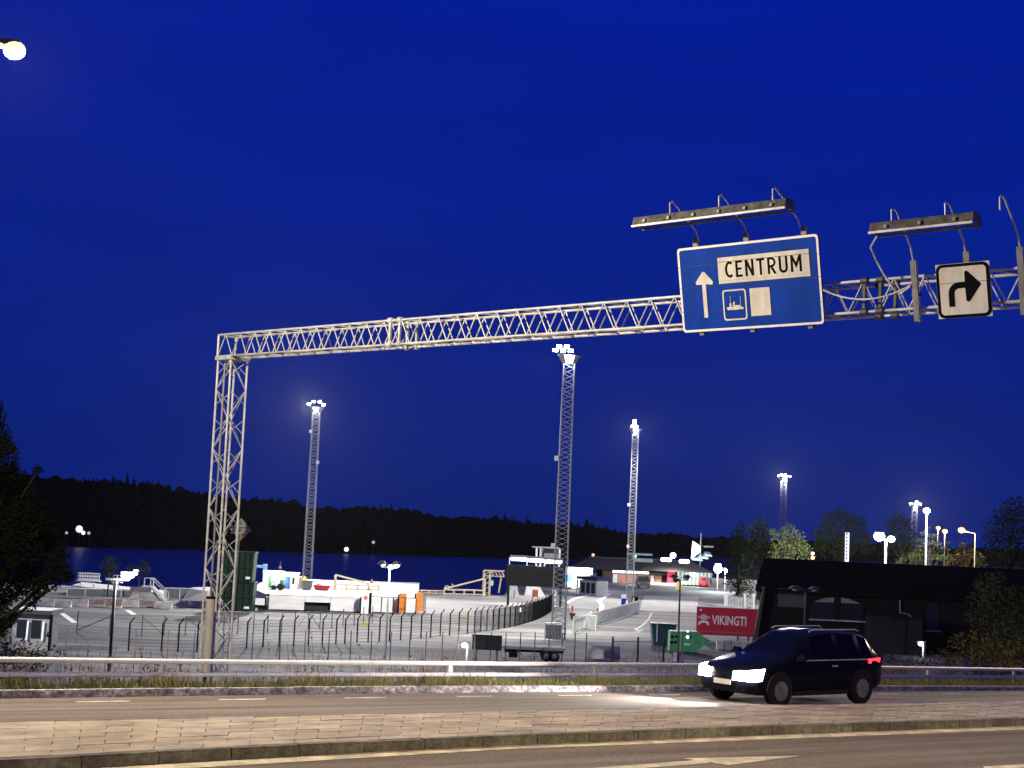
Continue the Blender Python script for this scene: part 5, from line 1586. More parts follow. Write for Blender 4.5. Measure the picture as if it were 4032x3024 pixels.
# teal container, green skip
b, w_, h = bb(2560, 2656, 2456, 2540)
t = thing('teal_container', 'dark teal open container behind the bright green skip', 'container', b)
obj('body', MB().hexa([(-w_/2 + .2, -1, .3), (w_/2 - .1, -1, .3), (w_/2 - .1, 1, .3), (-w_/2 + .2, 1, .3), (-w_/2, -1, h), (w_/2, -1, h), (w_/2, 1, h), (-w_/2, 1, h)]), TEAL, t)
obj('rim', MB().box(-w_/2 - .06, w_/2 + .06, -1.06, 1.06, h - .15, h + .02), TEAL, t)
obj('rail', MB().box(-w_ * .3, -w_ * .25, -1.08, -1.0, .3, h), STEEL, t)
obj('foot', MB().box(-w_ * .4, w_ * .4, -.8, .8, 0, .3), DSTEEL, t)
b, w_, h = bb(2632, 2792, 2486, 2568)
t = thing('green_skip', 'bright green skip with round holes and a slanted end', 'skip', b)
obj('body', MB().prism([(-w_/2, .08), (w_ * .12, .08), (w_/2, h * .62), (w_ * .36, h * .74), (w_ * .18, h), (-w_/2 + .05, h * .98)], (0, -1, 0), (1, 0, 0), (0, 0, 1), (0, 2, 0)), GREENS, t)
for x, z in ((-.44, .72), (-.34, .74), (-.02, .74), (-.45, .46), (-.36, .48)):
    obj('hole', MB().tube((w_ * x, -1.02, h * z), (w_ * x, -.98, h * z), h * .075, 12), BLACK, t)
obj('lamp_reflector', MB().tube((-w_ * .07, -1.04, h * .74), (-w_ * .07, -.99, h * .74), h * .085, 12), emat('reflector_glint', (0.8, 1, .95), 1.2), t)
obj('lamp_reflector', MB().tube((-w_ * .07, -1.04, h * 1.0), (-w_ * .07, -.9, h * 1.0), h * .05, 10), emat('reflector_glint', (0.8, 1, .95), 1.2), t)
obj('label_plate', MB().box(-w_ * .15, w_ * .0, -1.03, -1.001, h * .36, h * .44), mat('pale_green_plate', (0, 0, 0)), t)
obj('rib', MB().box(-w_ * .245, -w_ * .215, -1.06, -1.001, .1, h * .98), mat('pale_green_rib', (0.25, 0.35, 0.27), 0.6), t)
obj('skid', MB().box(-w_ * .45, w_ * .1, -.9, .9, 0, .08), DSTEEL, t)

# ---- red sign with lettering
b, w_, h = bb(2742, 2986, 2397, 2526)
t = thing('red_sign', 'crimson sign with white helmet emblem and lettering VIKINGTI, before the dark shed', 'sign', b, R(-3))
zb_ = h * .17
obj('panel', MB().box(-w_/2, w_/2, 0, .25, zb_, h), CRIM, t)
obj('top_edge', MB().box(-w_/2 - .03, w_/2 + .03, -.03, .28, h + .002, h + .08), WHITE, t)
obj('bottom_rail', MB().box(-w_/2, w_/2, -.06, -.003, zb_ + .3, zb_ + .42), mat('faded_red', (0.42, 0.09, 0.1), 0.6), t)
for f in (-.42, .17, .42):
    obj('post', MB().box(w_ * f - .12, w_ * f + .12, .26, .45, 0, h), GSTEEL, t)
ph = h - zb_
lettering('VIKINGTI', -w_ * .255, zb_ + ph * .38, ph * .34, w_ * .545, WHITE, 0.0, t, None, Vector((1, 0, 0)), Vector((0, 0, 1)), Vector((0, -1, 0)), 0.018)
EM = mat('emblem_pink_white', (0.6, 0.45, 0.47), 0.6)
cx, cz, s = -w_ * .385, zb_ + ph * .58, ph * .2
E3 = lambda poly, m_, nm: obj(nm, MB().prism([(cx + a * s, cz + c * s) for a, c in poly], (0, -.002, 0), (1, 0, 0), (0, 0, 1), (0, -.012, 0)), m_, t)
E3([(-.75, .15), (-.35, .75), (.35, .75), (.75, .15), (.3, -.3), (-.3, -.3)], EM, 'emblem')
E3([(-1, 0), (-.8, .1), (-.75, .5), (-1.05, .45)], EM, 'emblem')
E3([(1, 0), (.8, .1), (.75, .5), (1.05, .45)], EM, 'emblem')
E3([(-1.05, -1.15), (-.62, -1.1), (-.45, -.75), (.45, -.75), (.62, -1.1), (1.05, -1.15), (.85, -.5), (.35, -.38), (-.35, -.38), (-.85, -.5)], WHITE, 'emblem')
obj('corner_mark', MB().box(-w_ * .455, -w_ * .42, -.012, -.002, zb_ + ph * .86, zb_ + ph * .92), WHITE, t)
b, w_, h = bb(2932, 2988, 2392, 2520)
b = b - Vector((0, 1.6, 0))
t = thing('black_sign', 'small black sign box with tiny lit marks overlapping the red sign', 'sign', b)
obj('box', MB().box(-w_/2, w_/2, -.1, .1, h * .42, h * .63), BLACK, t)
obj('upright', MB().box(-w_/2, -w_ * .33, -.1, .1, h * .63, h), BLACK, t)
obj('post', MB().tube((-w_ * .4, .05, 0), (-w_ * .4, .05, h * .42), .08, 6), DSTEEL, t)
for x, ww, c_ in ((-.38, .07, 'lit_yellow'), (-.14, .12, 'lit_white_board'), (.22, .2, 'lit_white_board')):
    obj('lit_mark', MB().box(w_ * x, w_ * (x + ww), -.12, -.101, h * .49, h * .54), MATS[c_], t)
b, w_, h = bb(2820, 2936, 2521, 2558)
t = thing('stone_block', 'row of pale stone blocks below the red sign', 'blocks', b)
for k in range(4):
    obj('block', MB().box(-w_/2 + w_ * k / 4 + .03, -w_/2 + w_ * (k + 1) / 4 - .03, -.4 + .05 * (k % 2), .4, 0, h * random.uniform(.85, 1)), CONC, t)
# white gate and wall stub above the red sign
b, w_, h = bb(2850, 2966, 2338, 2402)
t = thing('white_gate', 'pale slatted gate between white posts above the red sign', 'gate', b)
for f in (-.46, -.4, .2, .5):
    obj('post', MB().box(w_ * f - .14, w_ * f + .14, -.15, .15, 0, h), WHITE, t)
for k in range(16):
    x = -w_ * .32 + w_ * .8 * k / 15
    obj('slat', MB().box(x - .07, x + .07, -.05, .02, h * .12, h * .78), STEEL, t)
b, w_, h = bb(2752, 2960, 2372, 2405)
o = obj('stone_wall', MB().hexa([(-w_/2, -.6, 0), (w_/2, -.6, 0), (w_/2, .6, 0), (-w_/2, .6, 0), (-w_/2, -.4, h * .9), (w_/2, -.4, h * .25), (w_/2, .4, h * .25), (-w_/2, .4, h * .9)]), CONC); o.location = b
tag(o, 'low pale stone wall behind the top of the red sign', 'wall')
# white wedge/crates near terminal forecourt
b, w_, h = bb(2645, 2700, 2290, 2330)
t = thing('signpost', 'dark signpost with two small boards before the glass front', 'sign', b)
obj('post', MB().tube((0, 0, 0), (0, 0, h * 1.2), .12, 6), DSTEEL, t)
obj('board', MB().box(-w_ * .2, w_ * .2, -.15, 0, h * .2, h * .9), YELLOW, t)
obj('board', MB().box(-w_ * .45, w_ * .05, -.1, .05, h * .95, h * 1.25), BLACK, t)
# lit shop cars/awning
for x0, x1, yt, yb, m_, lab in ((2690, 2760, 2276, 2304, mat('pale_car_paint', (0.5, 0.48, 0.42), 0.3), 'pale parked car below the glass front of the terminal'), (2752, 2790, 2272, 2312, RED, 'red and white parked car right of the pale one')):
    b, w_, h = bb(x0, x1, yt, yb)
    t = thing('parked_car', lab, 'car', b)
    obj('body', MB().prism([(-w_/2, .3), (w_/2, .3), (w_/2, h * .55), (w_ * .3, h * .62), (w_ * .18, h), (-w_ * .3, h), (-w_ * .45, h * .6)], (0, 0, 0), (1, 0, 0), (0, 0, 1), (0, 1.8, 0)), m_, t)
    obj('window', MB().prism([(-w_ * .36, h * .64), (w_ * .24, h * .64), (w_ * .14, h * .93), (-w_ * .27, h * .93)], (0, -.02, 0), (1, 0, 0), (0, 0, 1), (0, .015, 0)), glass('dark_glass'), t)
    for s in (-1, 1):
        obj('wheel', MB().tube((s * w_ * .3, -.03, .32), (s * w_ * .3, .25, .32), .33, 12), RUBBER, t)

# ---- big dark shed on the right
SY = 160.0
sl_ = P(2985, 2505, SY); sr_ = P(4300, 2560, SY)
t = thing('dark_shed', 'long dark gabled warehouse with arched windows filling the right background', 'building', (sl_.x, SY, 0))
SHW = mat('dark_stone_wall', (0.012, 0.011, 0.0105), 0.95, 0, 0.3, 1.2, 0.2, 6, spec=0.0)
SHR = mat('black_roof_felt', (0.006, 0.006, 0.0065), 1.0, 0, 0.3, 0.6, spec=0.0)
x1_ = sr_.x - sl_.x
zr = zat(3030, 2198, SY + 9) ; ze = zat(3030, 2330, SY)
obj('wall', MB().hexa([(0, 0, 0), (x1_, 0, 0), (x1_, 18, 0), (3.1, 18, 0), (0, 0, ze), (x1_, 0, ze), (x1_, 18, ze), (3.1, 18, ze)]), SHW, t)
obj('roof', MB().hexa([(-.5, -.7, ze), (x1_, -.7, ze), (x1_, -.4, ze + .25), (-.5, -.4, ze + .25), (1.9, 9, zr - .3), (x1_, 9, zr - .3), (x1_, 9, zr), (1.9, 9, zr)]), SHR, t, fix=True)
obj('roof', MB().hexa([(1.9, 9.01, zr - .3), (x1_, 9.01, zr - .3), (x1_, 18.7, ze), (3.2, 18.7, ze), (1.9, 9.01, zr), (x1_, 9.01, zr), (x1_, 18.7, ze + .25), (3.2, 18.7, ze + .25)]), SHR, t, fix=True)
obj('gable_board', MB().hexa([(-.75, -.8, 0), (-.3, -.8, 0), (-.3, -.3, 0), (-.75, -.3, 0), (.25, -.8, ze + .5), (.5, -.8, ze + .5), (.5, -.3, ze + .5), (.25, -.3, ze + .5)]), mat('brown_board', (0.06, 0.045, 0.035), 0.9), t)
def sx(px): return (px - 2985) * SY / F
def sz(px, py): return zat(px, py, SY)
# wide arched window with two leaves
wx0, wx1 = sx(3187), sx(3392)
wz0, wz1, wz2 = sz(3290, 2440), sz(3290, 2374), sz(3290, 2352)
fr = obj('window', MB().box(wx0, wx1, -.12, -.01, wz0, wz1), glass('shed_glass', (0.012, 0.013, 0.014), 0.3), t)
obj('sill', MB().box(wx0 - .2, wx1 + .2, -.3, -.13, wz0 - .15, wz0), CONC, fr)
obj('mullion', MB().box((wx0 + wx1) / 2 - .3, (wx0 + wx1) / 2 + .3, -.2, -.125, wz0, wz2), SHW, fr)
PALE = mat('dusty_fanlight_pane', (0.22, 0.21, 0.18), 0.5)
mx = (wx0 + wx1) / 2
obj('fanlight', MB().prism([(wx0 + .3, wz1 + .03), (mx - .35, wz1 + .03), (mx - .35, wz2), (mx - 1.3, wz2 - .12)], (0, -.14, 0), (1, 0, 0), (0, 0, 1), (0, .1, 0)), PALE, fr)
obj('fanlight', MB().prism([(mx + .35, wz1 + .03), (wx1 - .3, wz1 + .03), (mx + 1.3, wz2 - .12), (mx + .35, wz2)], (0, -.14, 0), (1, 0, 0), (0, 0, 1), (0, .1, 0)), PALE, fr)
ax0, ax1 = sx(3640), sx(3690)
az0, az1 = sz(3665, 2482), sz(3665, 2372)
archp = [(ax0, az0), (ax1, az0), (ax1, az1 - .6)] + [((ax0 + ax1) / 2 + (ax1 - ax0) / 2 * math.cos(R(a)), az1 - .6 + .6 * math.sin(R(a))) for a in range(15, 180, 15)] + [(ax0, az1 - .6)]
aw = obj('window', MB().prism(archp, (0, -.1, 0), (1, 0, 0), (0, 0, 1), (0, .09, 0)), MATS['shed_glass'], t)
obj('sill', MB().box(ax0 - .15, ax1 + .15, -.25, -.105, az0 - .12, az0), CONC, aw)
obj('drainpipe', MB().path([Vector((sx(3534), -.15, sz(3534, 2362))), Vector((sx(3536), -.15, sz(3534, 2412))), Vector((sx(3570), -.15, sz(3570, 2418))), Vector((sx(3620), -.15, sz(3620, 2480))), Vector((sx(3624), -.15, sz(3624, 2530)))], .09, 6), GSTEEL, t)
obj('wall_panel', MB().box(sx(3058), sx(3170), -.09, -.01, sz(3110, 2390), sz(3110, 2318)), mat('slightly_pale_boards', (0.07, 0.065, 0.06), 0.9), t)
obj('dark_annex', MB().box(sx(3400), sx(3600), -2.5, -.01, 0, sz(3480, 2425)), mat('tarred_boards', (0.012, 0.012, 0.014), 0.9), t)

# white lit vertical sign and small lit things behind the roof
b = P(3334, 2205, 215)
t = thing('pylon_sign', 'narrow lit white vertical pylon sign behind the shed roof', 'sign', (b.x, b.y, 0))
zt_ = zat(3338, 2096, 215)
obj('box', MB().box(-.32, .32, 0, .3, 0, zt_), DSTEEL, t)
obj('face', MB().box(-.27, .27, -.05, -.005, b.z - .6, zt_ - .05), emat('pylon_white', (0.92, 0.94, 1.0), 1.4), t)
zz = b.z
for k in range(8):
    z = zz + (zt_ - zz) * (k + .5) / 8
    obj('character', MB().box(-.18, .06, -.07, -.055, z - .12, z + .14), mat('violet_letter', (0.1, 0.08, 0.3), 0.6), t)
b = P(3200, 2190, 205)
t = thing('orange_lantern', 'tiny glowing orange and white lantern at the shed ridge', 'lantern', (b.x, b.y, 0))
obj('pole', MB().tube((0, 0, 0), (0, 0, b.z), .08, 6), DSTEEL, t)
obj('glow', MB().ball((0, 0, b.z - .2), .26, 8, 6), emat('orange_glow', (1, .45, .2), 3), t); obj('glow', MB().ball((0, 0, b.z + .35), .18, 8, 6), FLOODW, t)

# ---- far shore lights
for px, py, r_, c_, lab in ((315, 2083, 1.3, 'FW', 'brightest white light on the far shore at left'), (331, 2098, .75, 'FW', 'smaller white light just right of the brightest far-shore light'), (265, 2098, .55, 'FP', 'faint pink light left of the brightest far-shore light'), (353, 2099, .6, 'FP', 'dim amber light right of the far-shore white pair'), (1365, 2163, 1.0, 'FW', 'lone white light at the far waterline near the middle'), (1471, 2135, .7, 'FP', 'faint pink light on the far hillside near the middle'), (2335, 2185, .8, 'FA', 'orange light on the far shore above the lit kiosk')):
    Y = G(px, shore_y(px), -2.5).y * 0.985
    b = P(px, py, Y)
    t = thing('shore_light', lab, 'lamp', (b.x, b.y, b.z - 3))
    obj('pole', MB().tube((0, 0, -4), (0, 0, 3), .1, 5), DSTEEL, t)
    obj('lamp', MB().ball((0, -1, 3), r_, 8, 6), {'FW': emat('shore_white', (1, .97, .92), 1.2), 'FP': emat('faint_pink', (1, .7, .65), .5), 'FA': emat('faint_orange', (1, .6, .4), 1.2)}[c_], t)

# ================================================================== VEGETATION
def leafmat(name, col, col2):
    m_ = mat(name, col, 0.9, 0, 0.0, 0.9, col2=col2, spec=0.0)
    return m_
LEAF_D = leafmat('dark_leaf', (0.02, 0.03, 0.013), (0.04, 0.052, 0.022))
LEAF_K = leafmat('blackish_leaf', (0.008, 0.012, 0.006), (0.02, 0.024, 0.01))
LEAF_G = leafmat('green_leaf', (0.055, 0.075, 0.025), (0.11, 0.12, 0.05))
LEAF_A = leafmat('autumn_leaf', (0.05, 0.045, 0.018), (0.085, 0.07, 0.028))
def leaves(clumps, n_per, size, seed, flat=1.0):
    rn = random.Random(seed)
    mb = MB()
    for c, r in clumps:
        c = Vector(c)
        k = max(8, int(n_per * (r ** 2)))
        for _ in range(k):
            d = Vector((rn.gauss(0, 1), rn.gauss(0, 1), rn.gauss(0, 1))).normalized()
            p = c + Vector((d.x, d.y, d.z * flat)) * r * (rn.random() ** 0.4)
            s = size * rn.uniform(.6, 1.4)
            a = Vector((rn.gauss(0, 1), rn.gauss(0, 1), rn.gauss(0, .6))).normalized()
            b_ = a.cross(Vector((rn.gauss(0, 1), rn.gauss(0, 1), rn.gauss(0, 1)))).normalized()
            mb.quad(p - a * s, p + b_ * s * .55, p + a * s, p - b_ * s * .55)
    return mb
def tree(name, label, base, clumps, n_per, size, m_, seed, trunk_r=.25, top=None, group=None, cat='tree', flat=1.0, dens=2.6):
    base = Vector(base)
    t = thing(name, label, cat, base, group=group)
    zs = [Vector(c).z for c, r in clumps]
    topz = top if top else (max(zs) * .9)
    tr = MB()
    tr.tube((0, 0, -.3), (0, 0, topz * .5), trunk_r, 7, trunk_r * .7).tube((0, 0, topz * .5), (.05, 0, topz), trunk_r * .7, 7, trunk_r * .15)
    rn = random.Random(seed)
    for c, r in clumps:
        c = Vector(c)
        z0 = max(.2, min(c.z * .7, topz * .85))
        tr.tube((0, 0, z0), c, trunk_r * .35, 5, trunk_r * .08)
    obj('trunk', tr, BARK, t)
    obj('crown', leaves(clumps, n_per * dens, size * dens ** -.4, seed, flat), m_, t)
    return t
# left foreground tree on the embankment
def clump_px(lst, Y, base, dy=1.2, seed=1):
    rn = random.Random(seed)
    out = []
    for x, y, r in lst:
        p = P(x, y, Y + rn.uniform(-dy, dy)) - Vector(base)
        out.append((p, r * Y / F))
    return out
TB = Vector((P(-130, 2500, 52).x, 52, 0)); TB.z = gz(TB.x, TB.y)
cl = clump_px([(-60, 1600, 70), (-20, 1640, 45), (-40, 1720, 85), (10, 1760, 50), (-30, 1820, 110), (40, 1880, 60), (20, 1960, 90), (90, 1930, 50), (150, 1850, 22), (130, 1985, 55), (-40, 2020, 130), (90, 2060, 80), (170, 2060, 45), (-40, 2150, 140), (80, 2160, 90), (190, 2150, 70), (235, 2190, 45), (60, 2230, 80), (160, 2235, 80), (240, 2250, 45), (0, 2300, 60), (110, 2290, 60), (200, 2285, 45), (270, 2270, 26), (20, 2360, 40), (120, 2380, 28), (150, 2350, 20), (-30, 2400, 60), (40, 2430, 34), (-10, 2470, 50), (70, 2330, 40), (150, 2310, 40), (-40, 2250, 90), (60, 2000, 70), (120, 2110, 70), (10, 2090, 90)], 52, TB, 1.5, 4)
tree('leafy_tree', 'tall dark leafy tree at the left edge of the picture', TB, cl, 950, .08, LEAF_K, 11, .22, top=15.5)
TB2 = Vector((P(20, 2560, 49).x, 49, 0)); TB2.z = gz(TB2.x, TB2.y)
cl = clump_px([(-40, 2480, 60), (20, 2540, 60), (90, 2565, 50), (160, 2575, 40), (235, 2580, 28), (-30, 2580, 70), (60, 2600, 60), (150, 2610, 50), (210, 2550, 14), (190, 2500, 16), (30, 2450, 35)], 49, TB2, .8, 5)
ztop2 = max(c.z for c, r in cl)
cl += [(Vector((random.uniform(-.9, .9), random.uniform(-.6, .6), ztop2 * f)), .55) for f in (.12, .25, .38, .5, .62, .3, .45)]
tree('dark_shrub', 'dark shrub behind the guard rail at the left edge', TB2, cl, 300, .075, LEAF_K, 12, .1, top=ztop2 * .8, cat='shrub')
# bush at rack
b = P(425, 2320, 200); b.z = 0
tree('round_bush', 'small dark bush between the two white racks', b, [((0, 0, 4.4), 1.1), ((.5, 0, 3.7), .9), ((-.7, 0, 3.8), .8), ((0, 0, 2.6), .9)], 60, .2, LEAF_D, 13, .12, cat='bush')
b = P(545, 2320, 200); b.z = 0
tree('round_bush', 'low dark bush behind the lit lamp heads at left', b, [((-1.0, 0, 3.5), .9), ((.4, 0, 3.9), 1.0), ((1.0, 0, 3.4), .6)], 60, .2, LEAF_D, 14, .12, cat='bush')
# trees on the right
def rtree(label, Y, lst, m_, seed, name='leafy_tree', n_per=26, size=.35, flat=1.0, tr=.35):
    xs_ = [l[0] for l in lst]
    base = P(sum(xs_) / len(xs_), 2250, Y); base.z = 0
    cl = clump_px(lst, Y, base, 2.0, seed)
    return tree(name, label, base, cl, n_per, size, m_, seed, tr, group=None, flat=flat)
rtree('dark slender conifer right of the terminal lights', 300, [(2920, 2060, 12), (2915, 2085, 22), (2905, 2115, 34), (2910, 2150, 42), (2900, 2185, 48), (2905, 2225, 50), (2890, 2270, 50), (2920, 2320, 48)], LEAF_D, 21, 'conifer', 24, .38)
rtree('dark round tree left of the lit treetop', 285, [(2990, 2060, 30), (2970, 2095, 36), (3010, 2100, 40), (2990, 2150, 55), (2960, 2190, 46), (3030, 2190, 50), (2960, 2250, 60)], LEAF_D, 22, n_per=22, size=.4)
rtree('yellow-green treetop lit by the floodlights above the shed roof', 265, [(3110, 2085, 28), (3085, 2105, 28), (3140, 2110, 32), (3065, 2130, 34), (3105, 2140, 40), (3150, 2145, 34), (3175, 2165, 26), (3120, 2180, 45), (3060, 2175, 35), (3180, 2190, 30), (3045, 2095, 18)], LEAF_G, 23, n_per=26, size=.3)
rtree('broad dark tree behind the pylon sign', 300, [(3300, 2030, 34), (3260, 2050, 36), (3340, 2050, 40), (3380, 2060, 36), (3240, 2095, 45), (3300, 2100, 50), (3370, 2100, 50), (3250, 2150, 50), (3320, 2160, 55), (3400, 2140, 50)], LEAF_D, 24, n_per=22, size=.4)
rtree('grey-green tree left of the tall lamp post', 275, [(3540, 2040, 28), (3510, 2060, 30), (3570, 2065, 32), (3530, 2095, 38), (3580, 2110, 36), (3550, 2150, 45), (3500, 2130, 34), (3600, 2160, 36)], LEAF_D, 25, n_per=24, size=.36)
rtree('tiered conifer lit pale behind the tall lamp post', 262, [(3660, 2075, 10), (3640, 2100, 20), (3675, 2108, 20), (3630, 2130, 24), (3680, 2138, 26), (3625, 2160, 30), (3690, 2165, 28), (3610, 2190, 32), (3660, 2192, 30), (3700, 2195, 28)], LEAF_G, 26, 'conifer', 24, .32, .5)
rtree('small pointed pale shrub left of the amber lamp', 240, [(3732, 2135, 9), (3730, 2160, 12), (3735, 2190, 16), (3728, 2215, 20)], LEAF_G, 27, 'conifer', 40, .22)
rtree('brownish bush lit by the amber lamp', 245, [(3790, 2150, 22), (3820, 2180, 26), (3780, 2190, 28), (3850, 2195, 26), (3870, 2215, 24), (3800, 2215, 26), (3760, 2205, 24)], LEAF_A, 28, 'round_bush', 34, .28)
rtree('big dark round-crowned tree at the right edge', 200, [(3960, 2020, 50), (4010, 2000, 55), (3920, 2070, 50), (3980, 2080, 65), (4050, 2060, 60), (3900, 2130, 45), (3960, 2150, 60), (4040, 2150, 70), (3930, 2200, 50), (4010, 2210, 60)], LEAF_D, 29, n_per=40, size=.26)
rtree('pale low bush right of the brightest lamp', 235, [(3560, 2200, 18), (3590, 2190, 22), (3540, 2212, 18), (3620, 2210, 20)], LEAF_G, 30, 'round_bush', 40, .22)
# right foreground shrubs on the embankment
def shrub(label, Y, lst, m_, seed, z=None, size=.07, n_per=420):
    xs_ = [l[0] for l in lst]; ys_ = [l[1] for l in lst]
    base = P(sum(xs_) / len(xs_), max(ys_) + 30, Y)
    low = base.z
    base.z = gz(base.x, base.y)
    cl = clump_px(lst, Y, base, 1.0, seed)
    wx = (max(xs_) - min(xs_)) * Y / F * .45
    rr = random.Random(seed)
    k = max(2, int((low - base.z) / .7))
    for j in range(k * 3):
        cl.append((Vector((rr.uniform(-wx, wx), rr.uniform(-.8, .8), .3 + (low - base.z) * (j // 3 + .4) / k)), .6))
    return tree('shrub', label, base, cl, n_per, size, m_, seed, .07, cat='shrub')
shrub('tall leafy shrub catching lamp light at the right edge', 78, [(3880, 2290, 45), (3930, 2330, 55), (3860, 2360, 50), (3960, 2400, 60), (3900, 2430, 55), (4000, 2350, 50), (3840, 2430, 45), (3960, 2480, 60), (4040, 2440, 60), (4010, 2520, 60), (3880, 2500, 50), (3930, 2270, 30), (3850, 2300, 25)], LEAF_G, 41, size=.12, n_per=170)
shrub('low brownish shrub behind the guard rail at right', 62, [(3760, 2530, 34), (3800, 2560, 40), (3860, 2560, 45), (3920, 2570, 50), (3990, 2570, 50), (4040, 2550, 50), (3720, 2570, 30), (3830, 2510, 26), (3900, 2520, 32), (3780, 2500, 18), (3960, 2600, 50), (3860, 2605, 45), (3760, 2605, 40), (3680, 2590, 26)], LEAF_A, 42, size=.085, n_per=300)
shrub('dark scrub behind the car roof by the guard rail', 60, [(3460, 2590, 30), (3520, 2600, 30), (3580, 2605, 30), (3640, 2605, 30), (3420, 2610, 26)], LEAF_D, 43, size=.08, n_per=300)

# grass and weeds along the kerb (uncountable)
rn = random.Random(5)
GRASS = mat('verge_grass', (0.10, 0.13, 0.03), 0.8, 0, 0.0, 2.5, col2=(0.30, 0.25, 0.10), spec=0.1)
mb = MB()
for k in range(15000):
    u = rn.uniform(-0.08, 1.12)
    d = rn.uniform(0.02, 1.25)
    p = along(F3t, u)
    q = along(F3t, u + .01)
    t_ = (q - p); t_.z = 0; t_.normalize(); n_ = Vector((-t_.y, t_.x, 0))
    p = p + n_ * (.18 + d) - UP * (.02 + .06 * d)
    hgt = rn.uniform(.05, .2) * (1.0 + .6 * math.sin(u * 37) * math.sin(u * 91)) * (0.6 + .5 * d)
    if rn.random() < .02:
        hgt *= 2.2
    lean = Vector((rn.gauss(0, .35), rn.gauss(0, .35), 0)) * hgt
    a = Vector((rn.gauss(0, 1), rn.gauss(0, 1), 0)).normalized() * rn.uniform(.005, .012)
    n0 = len(mb.v)
    mb.v += [tuple(p - a), tuple(p + a), tuple(p + lean + UP * hgt)]
    mb.f.append((n0, n0 + 1, n0 + 2))
struct('verge_grass', mb, GRASS, kind='stuff')
mb = MB()
WEED = mat('dry_weeds', (0.12, 0.09, 0.05), 0.85, 0, 0.0, 1.0, col2=(0.22, 0.15, 0.09), spec=0.2)
for k in range(2600):
    u = rn.uniform(-0.05, 1.1)
    c = math.sin(u * 23) + math.sin(u * 57 + 1) * .8
    if c < rn.uniform(-1.6, 1.2):
        continue
    p = along(F3t, u)
    d = rn.uniform(1.5, 3.0)
    p = p + Vector((-.6, .8, 0)) * d - UP * (.1 + .4 * (d - 1.5))
    hgt = rn.uniform(.25, .75) * (1 if rn.random() < .85 else 1.5)
    lean = Vector((rn.gauss(0, .2), rn.gauss(0, .2), 0)) * hgt
    mb.tube(p, p + lean + UP * hgt, .006, 3, .003, cap=False)
    for j in range(3):
        f = rn.uniform(.4, 1)
        s = rn.uniform(.02, .045)
        c0 = p + (lean + UP * hgt) * f
        a = Vector((rn.gauss(0, 1), rn.gauss(0, 1), rn.gauss(0, 1))).normalized() * s
        b_ = Vector((rn.gauss(0, 1), rn.gauss(0, 1), rn.gauss(0, 1))).normalized() * s * .6
        mb.quad(c0 - a, c0 + b_, c0 + a, c0 - b_)
struct('dry_weeds', mb, WEED, kind='stuff')

# ================================================================== CAR on the far carriageway
PAINT = mat('dark_blue_black_paint', (0.006, 0.007, 0.011), 0.25, 0.0, 0.08, 2, spec=0.08)
ST = [  # x, bottom, belt, top, half width, half roof
    (2.22, .36, .60, .64, .58, .50), (2.14, .27, .70, .75, .76, .66), (1.95, .24, .78, .85, .85, .74), (1.55, .23, .86, .95, .90, .80), (1.05, .23, .91, 1.03, .91, .82),
    (.92, .23, .92, 1.07, .91, .80), (.18, .23, .95, 1.50, .91, .62), (-.02, .23, .955, 1.54, .91, .61), (-.55, .23, .965, 1.57, .91, .61), (-.68, .23, .967, 1.57, .91, .61), (-1.3, .24, .98, 1.55, .91, .60), (-1.42, .24, .985, 1.54, .91, .60),
    (-1.75, .25, 1.0, 1.49, .90, .59), (-2.02, .30, 1.02, 1.22, .86, .62), (-2.14, .36, .98, 1.05, .82, .70), (-2.2, .42, .8, .86, .72, .62)]
def sec(s):
    x, zb, zl, zt, w_, wr = s
    return [(0, zb), (w_ - .1, zb), (w_ - .01, zb + .1), (w_, (zb + zl) / 2), (w_ - .005, zl - .08), (w_ - .035, zl), (wr + .02, zt - .06), (wr - .08, zt - .005), (0, zt + .02)]
